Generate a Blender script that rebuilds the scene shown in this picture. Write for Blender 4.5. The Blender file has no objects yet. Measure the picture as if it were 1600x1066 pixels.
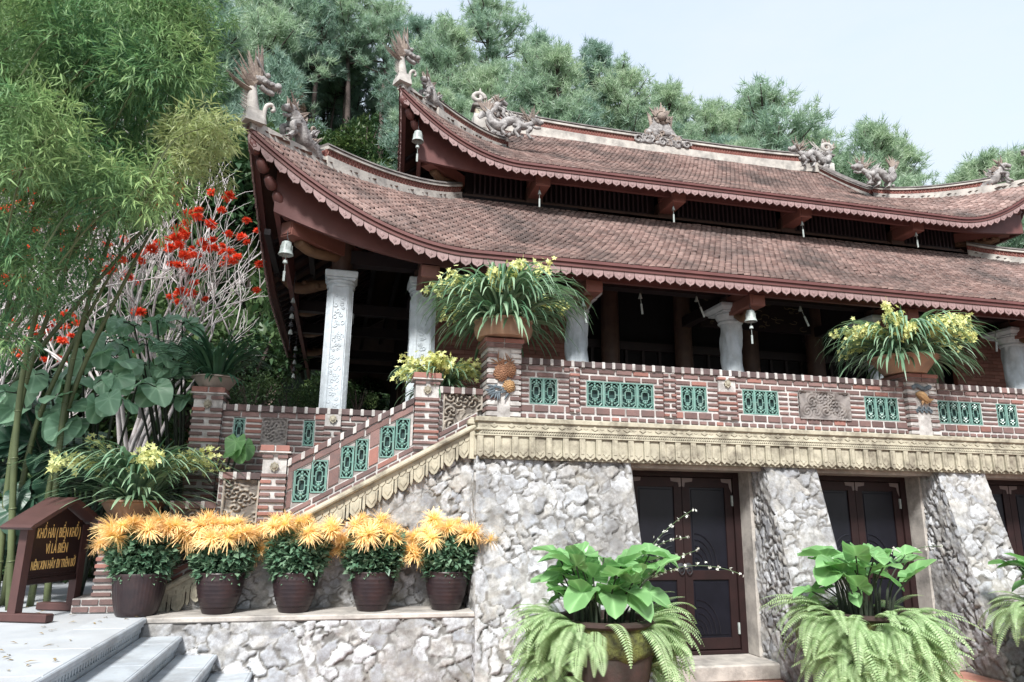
import bpy, math, random
import numpy as np
from mathutils import Vector, Matrix, noise as mnoise
# ---------------------------------------------------------------- camera, world, sun, exposure
scene = bpy.context.scene
C = scene.collection
R = math.radians
cam_d = bpy.data.cameras.new('camera'); cam = bpy.data.objects.new('camera', cam_d); C.objects.link(cam)
cam_d.sensor_width = 36; cam_d.lens = 36*1117.88/1600; cam_d.clip_start = .05; cam_d.clip_end = 2000
_y, _p, _r = R(13.3518), R(13.3822), R(0.7425)
_f = Vector((math.sin(_y)*math.cos(_p), math.cos(_y)*math.cos(_p), math.sin(_p)))
_rt = _f.cross(Vector((0,0,1))).normalized(); _u = _rt.cross(_f)
_rt, _u = _rt*math.cos(_r)+_u*math.sin(_r), -_rt*math.sin(_r)+_u*math.cos(_r)
cam.matrix_world = Matrix((( _rt.x,_u.x,-_f.x,0),(_rt.y,_u.y,-_f.y,0),(_rt.z,_u.z,-_f.z,0),(0,0,0,1)))
scene.camera = cam
SUN_EL, SUN_AZ = 44, 203          # azimuth clockwise from +Y (front, a little left of the camera)
w = bpy.data.worlds.new('World'); scene.world = w; w.use_nodes = True
nt = w.node_tree; bg = nt.nodes['Background']; bg.inputs[1].default_value = .15
sky = nt.nodes.new('ShaderNodeTexSky'); sky.sky_type = 'NISHITA'; sky.sun_disc = False
sky.sun_elevation = R(SUN_EL); sky.sun_rotation = R(SUN_AZ)
sky.dust_density = 2.0; sky.air_density = 1.0; sky.ozone_density = 1.0
# thin high cloud veil over the blue, in world directions
tc = nt.nodes.new('ShaderNodeTexCoord'); mp = nt.nodes.new('ShaderNodeMapping'); mp.inputs['Scale'].default_value = (1,1,2.6)
cn = nt.nodes.new('ShaderNodeTexNoise'); cn.inputs['Scale'].default_value = 1.6; cn.inputs['Detail'].default_value = 7; cn.inputs['Roughness'].default_value = .6
cr = nt.nodes.new('ShaderNodeMapRange'); cr.inputs[1].default_value = .35; cr.inputs[2].default_value = .72; cr.inputs[3].default_value = .70; cr.inputs[4].default_value = 1.0
mx = nt.nodes.new('ShaderNodeMix'); mx.data_type = 'RGBA'; mx.inputs[7].default_value = (1.78,1.93,2.06,1)
nt.links.new(tc.outputs['Generated'], mp.inputs[0]); nt.links.new(mp.outputs[0], cn.inputs[0]); nt.links.new(cn.outputs[0], cr.inputs[0])
nt.links.new(cr.outputs[0], mx.inputs[0]); nt.links.new(sky.outputs[0], mx.inputs[6]); nt.links.new(mx.outputs[2], bg.inputs[0])
sd = bpy.data.lights.new('sun','SUN'); sd.energy = 2.4; sd.angle = R(9); sd.color = (1,.985,.96)
sun = bpy.data.objects.new('sun', sd); C.objects.link(sun)
_sd = Vector((math.sin(R(SUN_AZ))*math.cos(R(SUN_EL)), math.cos(R(SUN_AZ))*math.cos(R(SUN_EL)), math.sin(R(SUN_EL))))
sun.rotation_euler = _sd.to_track_quat('Z','Y').to_euler()
vs = scene.view_settings; vs.view_transform = 'Standard'; vs.look = 'None'; vs.gamma = 1; vs.exposure = 1.72
scene.cycles.max_bounces = 6; scene.cycles.transparent_max_bounces = 8; scene.cycles.use_denoising = True

rnd = random.Random(7)
rng = np.random.default_rng(7)
PI = math.pi
# ---------------------------------------------------------------- object helpers
def tag(o, label=None, cat=None, group=None, kind=None):
    if label: o['label'] = label
    if cat: o['category'] = cat
    if group: o['group'] = group
    if kind: o['kind'] = kind
    return o
def thing(name, label, cat, loc=(0,0,0), rotz=0, group=None):
    o = bpy.data.objects.new(name, None); C.objects.link(o); o.empty_display_size = .2
    o.location = loc; o.rotation_euler = (0,0,rotz)
    return tag(o, label, cat, group)
def wloc(o):
    v = Vector((0,0,0))
    while o is not None: v += Vector(o.location); o = o.parent
    return v
def copy_tree(o, parent=None):
    c = o.copy(); C.objects.link(c)
    if parent is not None: c.parent = parent
    for ch in list(o.children): copy_tree(ch, c)
    return c
def mesh_np(name, V, F, mats, parent=None, smooth=False, mi=None, attrs=None):
    """V (n,3) array, F (m,k) int array of equal sized faces"""
    V = np.asarray(V, dtype=np.float32); F = np.asarray(F, dtype=np.int32)
    if parent is not None: V = V - np.array(wloc(parent), dtype=np.float32)
    me = bpy.data.meshes.new(name); k = F.shape[1]
    me.vertices.add(len(V)); me.vertices.foreach_set('co', V.ravel())
    me.loops.add(F.size); me.loops.foreach_set('vertex_index', F.ravel())
    me.polygons.add(len(F)); me.polygons.foreach_set('loop_start', np.arange(0, F.size, k, dtype=np.int32))
    if mi is not None: me.polygons.foreach_set('material_index', np.asarray(mi, dtype=np.int32))
    if smooth: me.polygons.foreach_set('use_smooth', np.ones(len(F), dtype=bool))
    me.update(calc_edges=True)
    for an, av in (attrs or {}).items():
        a = me.attributes.new(an, 'FLOAT', 'POINT'); a.data.foreach_set('value', np.asarray(av, dtype=np.float32))
    for m in (mats if isinstance(mats,(list,tuple)) else [mats]): me.materials.append(m)
    o = bpy.data.objects.new(name, me); C.objects.link(o)
    if parent is not None: o.parent = parent
    return o
class MB:
    def __init__(s): s.v=[]; s.f=[]; s.m=[]; s.a={}
    def add(s, vs, fs, m=0):
        b=len(s.v); s.v.extend(tuple(v) for v in vs)
        for f in fs: s.f.append([i+b for i in f]); s.m.append(m)
    def box(s, x0,x1,y0,y1,z0,z1, m=0, M=None, bev=0):
        if bev:
            b=bev; P=[]
            for z,i in ((z0,b),(z0+b,0),(z1-b,0),(z1,b)):
                P += [(x0+i,y0+i,z),(x1-i,y0+i,z),(x1-i,y1-i,z),(x0+i,y1-i,z)]
            Fc=[(3,2,1,0),(12,13,14,15)]
            for k in range(3):
                for j in range(4): a=4*k+j; c=4*k+(j+1)%4; Fc.append((a,c,c+4,a+4))
        else:
            P=[(x0,y0,z0),(x1,y0,z0),(x1,y1,z0),(x0,y1,z0),(x0,y0,z1),(x1,y0,z1),(x1,y1,z1),(x0,y1,z1)]
            Fc=[(3,2,1,0),(4,5,6,7),(0,1,5,4),(1,2,6,5),(2,3,7,6),(3,0,4,7)]
        if M is not None: P=[M@Vector(p) for p in P]
        s.add(P,Fc,m)
    def prism(s, poly, y0, y1, m=0, M=None):
        """poly in (x,z), counter-clockwise seen from -Y, extruded y0..y1"""
        n=len(poly); P=[(x,y0,z) for x,z in poly]+[(x,y1,z) for x,z in poly]
        if M is not None: P=[M@Vector(p) for p in P]
        s.add(P,[list(range(n)),list(range(2*n-1,n-1,-1))]+[(i,i+n,(i+1)%n+n,(i+1)%n)[::1] for i in range(n)],m)
    def tube(s, pts, rad, n=8, m=0, squash=None):
        pts=[Vector(p) for p in pts]
        if not hasattr(rad,'__len__'): rad=[rad]*len(pts)
        T=[]
        for i in range(len(pts)):
            a=pts[max(i-1,0)]; b=pts[min(i+1,len(pts)-1)]; t=(b-a); T.append(t.normalized() if t.length>1e-9 else Vector((0,0,1)))
        ref=Vector((0,0,1)) if abs(T[0].z)<.9 else Vector((1,0,0))
        N=(ref-T[0]*ref.dot(T[0])).normalized(); P=[]; Fc=[]
        for i,p in enumerate(pts):
            N=(N-T[i]*N.dot(T[i])).normalized(); B=T[i].cross(N)
            for k in range(n):
                a=2*PI*k/n; P.append(p+(N*math.cos(a)+B*math.sin(a)*(squash or 1))*rad[i])
            if i:
                for k in range(n): q=(i-1)*n; Fc.append((q+k,q+(k+1)%n,q+n+(k+1)%n,q+n+k))
        Fc.append(list(range(n-1,-1,-1))); e=(len(pts)-1)*n; Fc.append([e+k for k in range(n)])
        s.add(P,Fc,m)
    def lathe(s, prof, n=24, c=(0,0,0), m=0, wob=None):
        P=[];Fc=[]
        for i,(r,z) in enumerate(prof):
            for k in range(n):
                a=2*PI*k/n; rr=r*(1+(wob(a,i) if wob else 0)); P.append((c[0]+rr*math.cos(a),c[1]+rr*math.sin(a),c[2]+z))
            if i:
                for k in range(n): q=(i-1)*n; Fc.append((q+k,q+(k+1)%n,q+n+(k+1)%n,q+n+k))
        Fc.append(list(range(n-1,-1,-1))); e=(len(prof)-1)*n; Fc.append([e+k for k in range(n)])
        s.add(P,Fc,m)
    def spike(s, p, d, r, n=5, m=0, bend=None):
        p=Vector(p); d=Vector(d)
        b=Vector(bend) if bend is not None else Vector((0,0,0))
        s.tube([p,p+d*.35+b*.1,p+d*.7+b*.45,p+d+b],[r,r*.85,r*.5,r*.08],n,m)
    def ball(s, c, r, m=0, n=10, k=6, sc=(1,1,1)):
        P=[];Fc=[]
        for i in range(k+1):
            t=PI*i/k
            for j in range(n):
                a=2*PI*j/n; P.append((c[0]+r*sc[0]*math.sin(t)*math.cos(a),c[1]+r*sc[1]*math.sin(t)*math.sin(a),c[2]-r*sc[2]*math.cos(t)))
            if i:
                for j in range(n): q=(i-1)*n; Fc.append((q+j,q+(j+1)%n,q+n+(j+1)%n,q+n+j))
        s.add(P,Fc,m)
    def build(s, name, mats, parent=None, smooth=False, angle=None):
        o=wloc(parent) if parent is not None else Vector((0,0,0))
        me=bpy.data.meshes.new(name); me.from_pydata([(v[0]-o.x,v[1]-o.y,v[2]-o.z) for v in s.v],[],s.f); me.update()
        for m in (mats if isinstance(mats,(list,tuple)) else [mats]): me.materials.append(m)
        me.polygons.foreach_set('material_index', s.m)
        for an,av in s.a.items():
            at_=me.attributes.new(an,'FLOAT','POINT'); at_.data.foreach_set('value',av)
        if smooth: me.polygons.foreach_set('use_smooth',[True]*len(s.f))
        if smooth and angle:
            try: me.set_sharp_from_angle(angle=R(angle))
            except Exception: pass
        ob=bpy.data.objects.new(name, me); C.objects.link(ob)
        if parent is not None: ob.parent=parent
        return ob
def lerp(a,b,t): return a+(b-a)*t
def bez(pts, n=12):
    """Catmull-Rom through points"""
    P=[Vector(p) for p in pts]; P=[P[0]*2-P[1]]+P+[P[-1]*2-P[-2]]; out=[]
    for i in range(1,len(P)-2):
        for k in range(n):
            t=k/n; a,b,c,d=P[i-1],P[i],P[i+1],P[i+2]
            out.append(.5*((2*b)+(c-a)*t+(2*a-5*b+4*c-d)*t*t+(3*b-a-3*c+d)*t**3))
    out.append(P[-2]); return out
# ---------------------------------------------------------------- materials
class NT:
    def __init__(s, name):
        s.m=bpy.data.materials.new(name); s.m.use_nodes=True; s.t=s.m.node_tree; s.b=s.t.nodes['Principled BSDF']; s.out=s.t.nodes['Material Output']
    def n(s, t, **k):
        nd=s.t.nodes.new('ShaderNode'+t)
        for a,b in k.items(): setattr(nd,a,b)
        return nd
    def l(s,a,b): s.t.links.new(a,b)
    def noise(s, sc, det=4, co=None, rough=.55):
        nd=s.n('TexNoise'); nd.inputs['Scale'].default_value=sc; nd.inputs['Detail'].default_value=det; nd.inputs['Roughness'].default_value=rough
        s.l(co or s.co(), nd.inputs['Vector']); return nd.outputs[0]
    def co(s):
        if not hasattr(s,'_c'): s._c=s.n('TexCoord').outputs['Object']
        return s._c
    def rng(s, v, a,b,c=0.,d=1.):
        nd=s.n('MapRange'); s.l(v,nd.inputs[0])
        for i,x in enumerate((a,b,c,d)): nd.inputs[i+1].default_value=x
        return nd.outputs[0]
    def mix(s, f, a, b, bt='MIX'):
        nd=s.n('Mix'); nd.data_type='RGBA'; nd.blend_type=bt
        for v,i in ((f,0),(a,6),(b,7)):
            if isinstance(v,(int,float)): nd.inputs[i].default_value=v
            elif isinstance(v,tuple): nd.inputs[i].default_value=(*v[:3],1)
            else: s.l(v,nd.inputs[i])
        return nd.outputs[2]
    def math(s, op, a, b=0.):
        nd=s.n('Math'); nd.operation=op
        for v,i in ((a,0),(b,1)):
            if isinstance(v,(int,float)): nd.inputs[i].default_value=v
            else: s.l(v,nd.inputs[i])
        return nd.outputs[0]
    def col(s, c):
        if isinstance(c,tuple): s.b.inputs['Base Color'].default_value=(*c,1)
        else: s.l(c,s.b.inputs['Base Color'])
    def bump(s, h, st=.3, d=.01):
        nd=s.n('Bump'); nd.inputs['Strength'].default_value=st; nd.inputs['Distance'].default_value=d; s.l(h,nd.inputs['Height']); s.l(nd.outputs[0],s.b.inputs['Normal'])
    def island(s): return s.n('NewGeometry').outputs['Random Per Island']
def mat(name, c1, c2=None, sc=6, rough=.7, isl=0, dirt=None, dsc=1.5, damt=.5, bump=.2, bsc=40, bd=.004, spec=.3, metal=0):
    t=NT(name); c2=c2 or tuple(x*.6 for x in c1)
    c=t.mix(t.rng(t.noise(sc,5),.3,.7),c1,c2)
    if isl:
        c=t.mix(isl,c,t.mix(t.island(),tuple(x*.45 for x in c1),tuple(min(x*1.6,.95) for x in c1)))
    if dirt:
        c=t.mix(t.math('MULTIPLY',t.rng(t.noise(dsc,7,rough=.7),.45,.68),damt),c,dirt)
    t.col(c); t.b.inputs['Roughness'].default_value=rough; t.b.inputs['Specular IOR Level'].default_value=spec; t.b.inputs['Metallic'].default_value=metal
    if bump: t.bump(t.noise(bsc,4),bump,bd)
    return t.m
def leafmat(name, c1, c2, trans=.35, rough=.45, big=None, bsc=.6, spec=.3, vein=0):
    t=NT(name); c=t.mix(t.island(),c1,c2)
    if vein:
        va=t.n('Attribute'); va.attribute_name='vein'; c=t.mix(t.math('MULTIPLY',t.math('POWER',va.outputs['Fac'],2.2),vein),c,tuple(min(1,x*1.9+.05) for x in c2)); t.bump(va.outputs['Fac'],.4,.01)
    if big: c=t.mix(t.rng(t.noise(bsc,3),.4,.62),c,big)
    t.col(c); t.b.inputs['Roughness'].default_value=rough; t.b.inputs['Specular IOR Level'].default_value=spec
    tr=t.n('BsdfTranslucent'); t.l(t.mix(.5,c,(min(c1[0]*1.6,1),min(c1[1]*1.6,1),c1[2])),tr.inputs[0])
    ms=t.n('MixShader'); ms.inputs[0].default_value=trans; t.l(t.b.outputs[0],ms.inputs[1]); t.l(tr.outputs[0],ms.inputs[2]); t.l(ms.outputs[0],t.out.inputs[0])
    return t.m
def tilemat(name, c1, c2, c3):
    t=NT(name); i=t.island()
    c=t.mix(i,c1,c2)
    c=t.mix(t.math('MULTIPLY',t.rng(t.noise(1.1,7,rough=.7),.42,.64),.85),c,c3)
    c=t.mix(t.math('MULTIPLY',t.rng(t.noise(14,4),.5,.75),.35),c,(.27,.24,.235))
    t.col(c); t.b.inputs['Roughness'].default_value=.75; t.b.inputs['Specular IOR Level'].default_value=.25; t.bump(t.noise(60,3),.3,.003)
    return t.m
def rubblemat():
    t=NT('rubble_stone')
    a=t.n('Attribute'); a.attribute_name='stone'; k=t.n('Attribute'); k.attribute_name='mortar'
    r=t.n('ValToRGB'); r.color_ramp.interpolation='LINEAR'
    e=r.color_ramp.elements; e[0].position=0; e[0].color=(.26,.275,.30,1); e[1].position=1; e[1].color=(.60,.625,.66,1)
    for p,c in ((.25,(.36,.375,.395,1)),(.5,(.48,.49,.505,1)),(.65,(.38,.365,.335,1)),(.8,(.52,.535,.555,1))):
        q=e.new(p); q.color=c
    t.l(a.outputs['Fac'],r.inputs[0])
    c=t.mix(t.rng(t.noise(17,8,rough=.78),.40,.62),r.outputs[0],t.mix(.7,r.outputs[0],(.16,.15,.145)))
    mo=t.mix(t.rng(t.noise(7,6,rough=.7),.38,.62),(.37,.365,.35),(.17,.165,.155))
    c=t.mix(k.outputs['Fac'],c,mo)
    ck=t.n('Attribute'); ck.attribute_name='crack'; c=t.mix(t.math('MULTIPLY',ck.outputs['Fac'],.8),c,(.10,.095,.09))
    c=t.mix(t.math('MULTIPLY',t.rng(t.noise(1.1,8,rough=.78),.45,.62),.75),c,(.13,.125,.12))
    c=t.mix(t.math('MULTIPLY',t.rng(t.noise(2.1,5,rough=.6),.57,.72),.35),c,(.27,.235,.17))
    t.col(c); t.b.inputs['Roughness'].default_value=.85; t.b.inputs['Specular IOR Level'].default_value=.2
    t.bump(t.math('ADD',t.noise(30,6,rough=.7),t.math('MULTIPLY',t.noise(110,3),.4)),.55,.012)
    return t.m
MT=dict(
 tile=tilemat('roof_tile',(.15,.092,.08),(.30,.21,.185),(.055,.046,.043)),
 red=mat('red_painted_wood',(.125,.052,.047),(.095,.038,.036),sc=3,rough=.5,dirt=(.09,.04,.033),damt=.4),
 fringe=mat('fringe_paint',(.245,.165,.16),(.19,.125,.12),sc=5,rough=.6,isl=.25),
 dwood=mat('dark_wood',(.018,.011,.012),(.011,.008,.010),sc=4,rough=.55,bump=.15),
 mwood=mat('brown_wood',(.07,.04,.03),(.042,.024,.02),sc=5,rough=.5),
 door=mat('door_frame_wood',(.024,.012,.012),(.015,.009,.009),sc=5,rough=.5,bump=.12,spec=.2),
 panel=mat('door_panel_wood',(.008,.008,.013),(.005,.005,.008),sc=5,rough=.4,bump=.1),
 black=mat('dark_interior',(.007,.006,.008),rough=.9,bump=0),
 col=mat('carved_limestone',(.50,.545,.58),(.39,.43,.46),sc=9,rough=.65,dirt=(.30,.31,.31),dsc=4,damt=.5,bump=.5,bsc=26,bd=.012),
 cement=mat('weathered_cement',(.44,.41,.37),(.28,.26,.24),sc=5,rough=.85,dirt=(.10,.095,.09),dsc=3,damt=.7,bump=.5,bsc=30,bd=.008),
 orn=mat('stucco_ornament',(.38,.365,.355),(.16,.15,.147),sc=11,rough=.85,dirt=(.06,.05,.05),dsc=9,damt=.9,bump=.7,bsc=38,bd=.015),
 orn2=mat('stucco_ornament_warm',(.30,.25,.21),(.15,.115,.10),sc=11,rough=.85,dirt=(.11,.09,.085),dsc=7,damt=.65,bump=.7,bsc=38,bd=.015),
 rubble=rubblemat(),
 brick=mat('old_brick',(.155,.095,.086),(.10,.068,.065),sc=14,rough=.85,isl=.6,dirt=(.07,.06,.06),dsc=4,damt=.55,bump=.5,bsc=60,bd=.005),
 brickr=mat('red_brick',(.23,.11,.09),(.165,.085,.072),sc=14,rough=.85,isl=.4,bump=.4,bsc=60),
 mortar=mat('lime_mortar',(.49,.475,.455),(.36,.345,.33),sc=8,rough=.9,dirt=(.14,.13,.12),dsc=4.5,damt=.85,bump=.5,bsc=50,bd=.006),
 brickcap=mat('weathered_coping_brick',(.10,.07,.068),(.06,.048,.048),sc=14,rough=.9,isl=.6,dirt=(.03,.028,.027),dsc=5,damt=.7,bump=.6,bsc=60,bd=.006),
 mortard=mat('stained_mortar',(.30,.28,.265),(.20,.185,.175),sc=8,rough=.9,dirt=(.10,.09,.085),dsc=5,damt=.6,bump=.5),
 cream=mat('cream_stucco',(.39,.36,.28),(.30,.28,.215),sc=4,rough=.8,isl=.12,dirt=(.10,.085,.065),dsc=4.2,damt=.85,bump=.4,bsc=45,bd=.006),
 green=mat('green_glaze',(.13,.25,.21),(.08,.17,.15),sc=20,rough=.3,isl=.15,dirt=(.20,.22,.20),dsc=9,damt=.4,spec=.5,bump=.3,bsc=60),
 relief=None,
 pine_relief=mat('cone_relief',(.24,.125,.07),(.16,.08,.05),sc=12,rough=.8,isl=.3,bump=.4),
 bluegrey=mat('bluegrey_relief',(.10,.13,.15),(.07,.085,.10),sc=12,rough=.7,bump=.4),
 ochre=mat('ochre_relief',(.36,.22,.10),(.25,.15,.08),sc=12,rough=.7,bump=.4),
 bronze=mat('pale_bronze',(.36,.40,.385),(.24,.27,.26),sc=20,rough=.45,metal=.0,dirt=(.12,.13,.12),dsc=14,damt=.5),
 dmetal=mat('dark_metal',(.04,.04,.045),rough=.5,bump=0),
 marble=mat('pale_paving_stone',(.43,.45,.47),(.34,.36,.38),sc=2.4,rough=.6,dirt=(.36,.36,.36),dsc=1.3,damt=.5,bump=.25,bsc=50),
 flag=mat('grey_flagstone',(.30,.275,.25),(.20,.185,.175),sc=3,rough=.75,isl=.4,bump=.4,bsc=20),
 step=mat('grey_step_stone',(.42,.455,.485),(.33,.36,.39),sc=3,rough=.6,dirt=(.19,.195,.20),dsc=2.5,damt=.7,bump=.4,bsc=60),
 redfloor=mat('red_floor_tile',(.42,.20,.15),(.33,.15,.115),sc=3,rough=.55,dirt=(.40,.34,.30),dsc=1,damt=.6,bump=.1),
 signwood=mat('sign_wood',(.026,.013,.012),(.018,.010,.010),sc=6,rough=.4,bump=.15),
 signpost=mat('sign_post_wood',(.075,.036,.033),(.055,.027,.025),sc=6,rough=.5,bump=.15),
 gold=mat('gold_lettering',(.78,.52,.20),(.66,.42,.15),sc=30,rough=.4,bump=0),
 pot=mat('brown_glaze_pot',(.024,.0145,.016),(.015,.0105,.013),sc=7,rough=.38,spec=.4,dirt=(.045,.025,.023),dsc=5,damt=.5,bump=.25,bsc=40),
 clay=mat('clay_bowl',(.36,.235,.16),(.27,.175,.125),sc=6,rough=.8,dirt=(.16,.12,.095),dsc=4,damt=.55,bump=.3),
 claygrey=mat('grey_clay_bowl',(.30,.26,.22),(.22,.19,.165),sc=6,rough=.8,dirt=(.13,.115,.10),dsc=4,damt=.5,bump=.3),
 jar=mat('mossy_jar',(.05,.03,.026),(.03,.02,.018),sc=6,rough=.75,dirt=(.03,.028,.022),dsc=3,damt=.7,bump=.5,bsc=30,bd=.01),
 moss=mat('moss',(.11,.12,.03),(.03,.03,.015),sc=14,rough=.95,dirt=(.02,.02,.014),dsc=6,damt=.6,bump=1,bsc=40,bd=.03),
 soil=mat('soil',(.05,.038,.028),rough=.95,bump=.8,bsc=30,bd=.02),
 ochrewood=mat('carved_ochre_wood',(.16,.09,.05),(.09,.05,.03),rough=.6),
 carvegold=mat('dull_gilt_wood',(.10,.075,.045),(.06,.045,.03),rough=.6),
 bar=mat('window_bar_wood',(.05,.035,.04),(.035,.025,.03),rough=.5),
 beamend=mat('beam_end_paint',(.20,.085,.068),(.155,.064,.052),sc=5,rough=.55,bump=.15),
 bandred=mat('ridge_band_red',(.20,.065,.05),(.13,.045,.04),sc=20,rough=.8),
 coping=mat('dark_coping',(.12,.105,.10),(.07,.062,.06),sc=6,rough=.85,dirt=(.25,.23,.21),dsc=4,damt=.6,bump=.5),
 ornpale=mat('pale_stucco',(.45,.425,.395),(.31,.29,.27),sc=8,rough=.85,dirt=(.14,.13,.12),dsc=5,damt=.6,bump=.5,bsc=36,bd=.01),
 bark=mat('pine_bark',(.085,.065,.058),(.05,.038,.034),sc=8,rough=.9,bump=.6,bsc=20,bd=.03),
 palebark=mat('pale_bark',(.42,.38,.365),(.28,.245,.23),sc=6,rough=.8,bump=.4,bsc=30),
 culm=mat('bamboo_culm',(.10,.12,.055),(.06,.075,.035),sc=3,rough=.4,bump=.1),
 hill=mat('hill_soil',(.022,.032,.016),(.014,.022,.012),sc=.8,rough=.95,bump=.6,bsc=6,bd=.1),
)
def _relief():
    t=NT('grey_relief'); a=t.n('Attribute'); a.attribute_name='recess_shade'
    c=t.mix(t.rng(t.noise(9,6),.3,.7),(.21,.19,.175),(.13,.115,.11)); c=t.mix(t.math('MULTIPLY',a.outputs['Fac'],.85),c,(.035,.03,.028))  # shade in the carved hollows is painted into the colour
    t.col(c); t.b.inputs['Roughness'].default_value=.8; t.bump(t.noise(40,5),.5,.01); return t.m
MT['relief']=_relief()
def at(px, py, Y):
    """point of the place at depth Y that the photograph shows at pixel (px, py)"""
    d=_f+_rt*((px-800)/1117.88)-_u*((py-533)/1117.88); return d*(Y/d.y)
def atz(px, py, z):
    d=_f+_rt*((px-800)/1117.88)-_u*((py-533)/1117.88); return d*(z/d.z)
FLOOR=-1.95; PATH=-1.05; TERR=.95
def strip(mb, rings, m=0, close=True):
    """joins rings of equal point count into a swept solid"""
    n=len(rings[0]); P=[p for r in rings for p in r]; Fc=[]
    for i in range(len(rings)-1):
        for k in range(n if close else n-1):
            a=i*n+k; b=i*n+(k+1)%n; Fc.append((a,b,b+n,a+n))
    if close: Fc.append(list(range(n))[::-1]); Fc.append([(len(rings)-1)*n+k for k in range(n)])
    mb.add(P,Fc,m)
# ---------------------------------------------------------------- rubble masonry (real relief)
def rubble(name, P00, P10, P11, P01, size=.2, res=.022, relief=.05, parent=None, seed=1, edge=True, mats=None):
    """bilinear patch P(u,v) of irregular stones with recessed mortar; P00 low left, P10 low right, P11 high right, P01 high left seen from its face"""
    P00,P10,P11,P01=[np.array(p,float) for p in (P00,P10,P11,P01)]
    W=max(np.linalg.norm(P10-P00),np.linalg.norm(P11-P01)); H=max(np.linalg.norm(P01-P00),np.linalg.norm(P11-P10))
    nu=max(3,int(W/res)); nv=max(3,int(H/res)); U,V=np.meshgrid(np.linspace(0,1,nu+1),np.linspace(0,1,nv+1))
    Pm=P00*((1-U)*(1-V))[...,None]+P10*(U*(1-V))[...,None]+P11*(U*V)[...,None]+P01*((1-U)*V)[...,None]; x=U*W; y=Pm[...,2]-Pm[...,2].min(); g=np.random.default_rng(seed)
    n1,n2=int(W/size)+3,int(H/(size*.72))+3
    sx=(np.arange(n1)-.5)[None,:]*size+g.uniform(-.48,.48,(n2,n1))*size+((np.arange(n2)%2)*.5*size)[:,None]; sy=(np.arange(n2)-.5)[:,None]*size*.72+g.uniform(-.45,.45,(n2,n1))*size*.72
    sx=sx.ravel(); sy=sy.ravel(); keep=g.random(len(sx))>.2; sx=sx[keep]; sy=sy[keep]; N=len(sx); wt=g.choice([-.035,-.015,0,.02,.05],N)*size/.2
    wob=.03*np.sin(9*x+3*y+seed)+.025*np.sin(21*y-8*x)+.014*np.sin(47*x+31*y)
    wob2=.03*np.sin(11*y-5*x+1+seed)+.022*np.sin(19*x+13*y)+.014*np.sin(53*y-29*x)
    F1=np.full(x.shape,9.);F2=np.full(x.shape,9.);ID=np.zeros(x.shape,int)
    for i in range(N):
        dx=np.abs(x+wob-sx[i]); dy=np.abs(y+wob2-sy[i])*1.3
        d=np.sqrt(dx*dx+dy*dy)*.6+.4*np.maximum(dx,dy)-wt[i]
        c=d<F1; F2=np.where(c,F1,np.minimum(F2,d)); F1=np.where(c,d,F1); ID=np.where(c,i,ID)
    gap=F2-F1; thr=g.uniform(.010,.036,N)[ID]
    s=np.clip((gap-thr*.5)/.022,0,1); s=s*s*(3-2*s)
    hgt=g.uniform(.25,1.,N); tx=g.uniform(-.5,.5,N); ty=g.uniform(-.5,.5,N)
    fine=np.array([mnoise.fractal((a*9,b*9,seed*3.1),1.,2.,4) for a,b in zip(x.ravel(),y.ravel())]).reshape(x.shape)
    slow=np.array([mnoise.fractal((a*2.2+7,b*2.2,seed*1.7),1.,2.,3) for a,b in zip(x.ravel(),y.ravel())]).reshape(x.shape)
    mort=np.clip(.35+.9*slow,0,.95)                     # pointing smeared flush over some joints, deep in others
    crack=np.where((gap<thr*.8)&(slow<.05),-.45,0.)
    ckm=np.clip((thr*.8-gap)/.007,0,1)*(slow<.2)
    h=relief*.62*(s*np.maximum(hgt[ID]*.75+tx[ID]*(x-sx[ID])/size*1.3+ty[ID]*(y-sy[ID])/size*1.3+.2,mort-.15)+(1-s)*(mort+crack)+.55*fine)
    s=np.clip(s-np.clip(slow*1.3-.15,0,.75),0,1)
    if edge: h=h*np.clip(np.minimum(np.minimum(x,W-x),np.minimum(y,H-y))/.03,0,1)
    n=np.cross(P10-P00,P01-P00); n/=np.linalg.norm(n)
    P=(P00*((1-U)*(1-V))[...,None]+P10*(U*(1-V))[...,None]+P11*(U*V)[...,None]+P01*((1-U)*V)[...,None])+n*h[...,None]
    idx=np.arange((nu+1)*(nv+1)).reshape(nv+1,nu+1)
    F=np.stack([idx[:-1,:-1],idx[:-1,1:],idx[1:,1:],idx[1:,:-1]],-1).reshape(-1,4)
    tone=np.clip(g.random(N)[ID]+.12*fine,0,1)
    return mesh_np(name,P.reshape(-1,3),F,mats or MT['rubble'],parent,False,attrs={'stone':tone.ravel(),'mortar':(1-s).ravel(),'crack':ckm.ravel()})
# ---------------------------------------------------------------- ground, path, floor
def ground_z(x,y):
    b=-2.0
    crest=25+.0*x
    k=max(0,y-21-6/(1+math.exp(max(-50,min(50,(x+4.5)/.8)))))
    side=1/(1+math.exp((x-26)/7))         # the ridge falls away to the right
    rise=min(k*1.05,27)*(.36+.64*side)
    lft=0
    if x<-9 and y>8: lft=min((-9-x)*.25,5)*min((y-8)/8,1)
    r=max(rise,lft)
    if y>48: r-= (y-48)*.35*(1 if y<110 else 0)
    r=max(r,0)
    return b+r+ (mnoise.noise((x*.15,y*.15,0))*1.1 if r>1 else 0)
xs=sorted(set([-600,-300,-150,-100,-80]+list(range(-64,100,4))+[120,160,300,600])); ys=sorted(set([-600,-200,-60,-20,-10,0,6,10,14,17,20]+list(range(21,62,3))+[66,72,80,90,100,110,140,200,400,900]))
gv=[(x,y,ground_z(x,y)) for y in ys for x in xs]; nx=len(xs)
gm=MB(); gm.add(gv,[(j*nx+i,j*nx+i+1,(j+1)*nx+i+1,(j+1)*nx+i) for j in range(len(ys)-1) for i in range(nx-1)])
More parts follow.
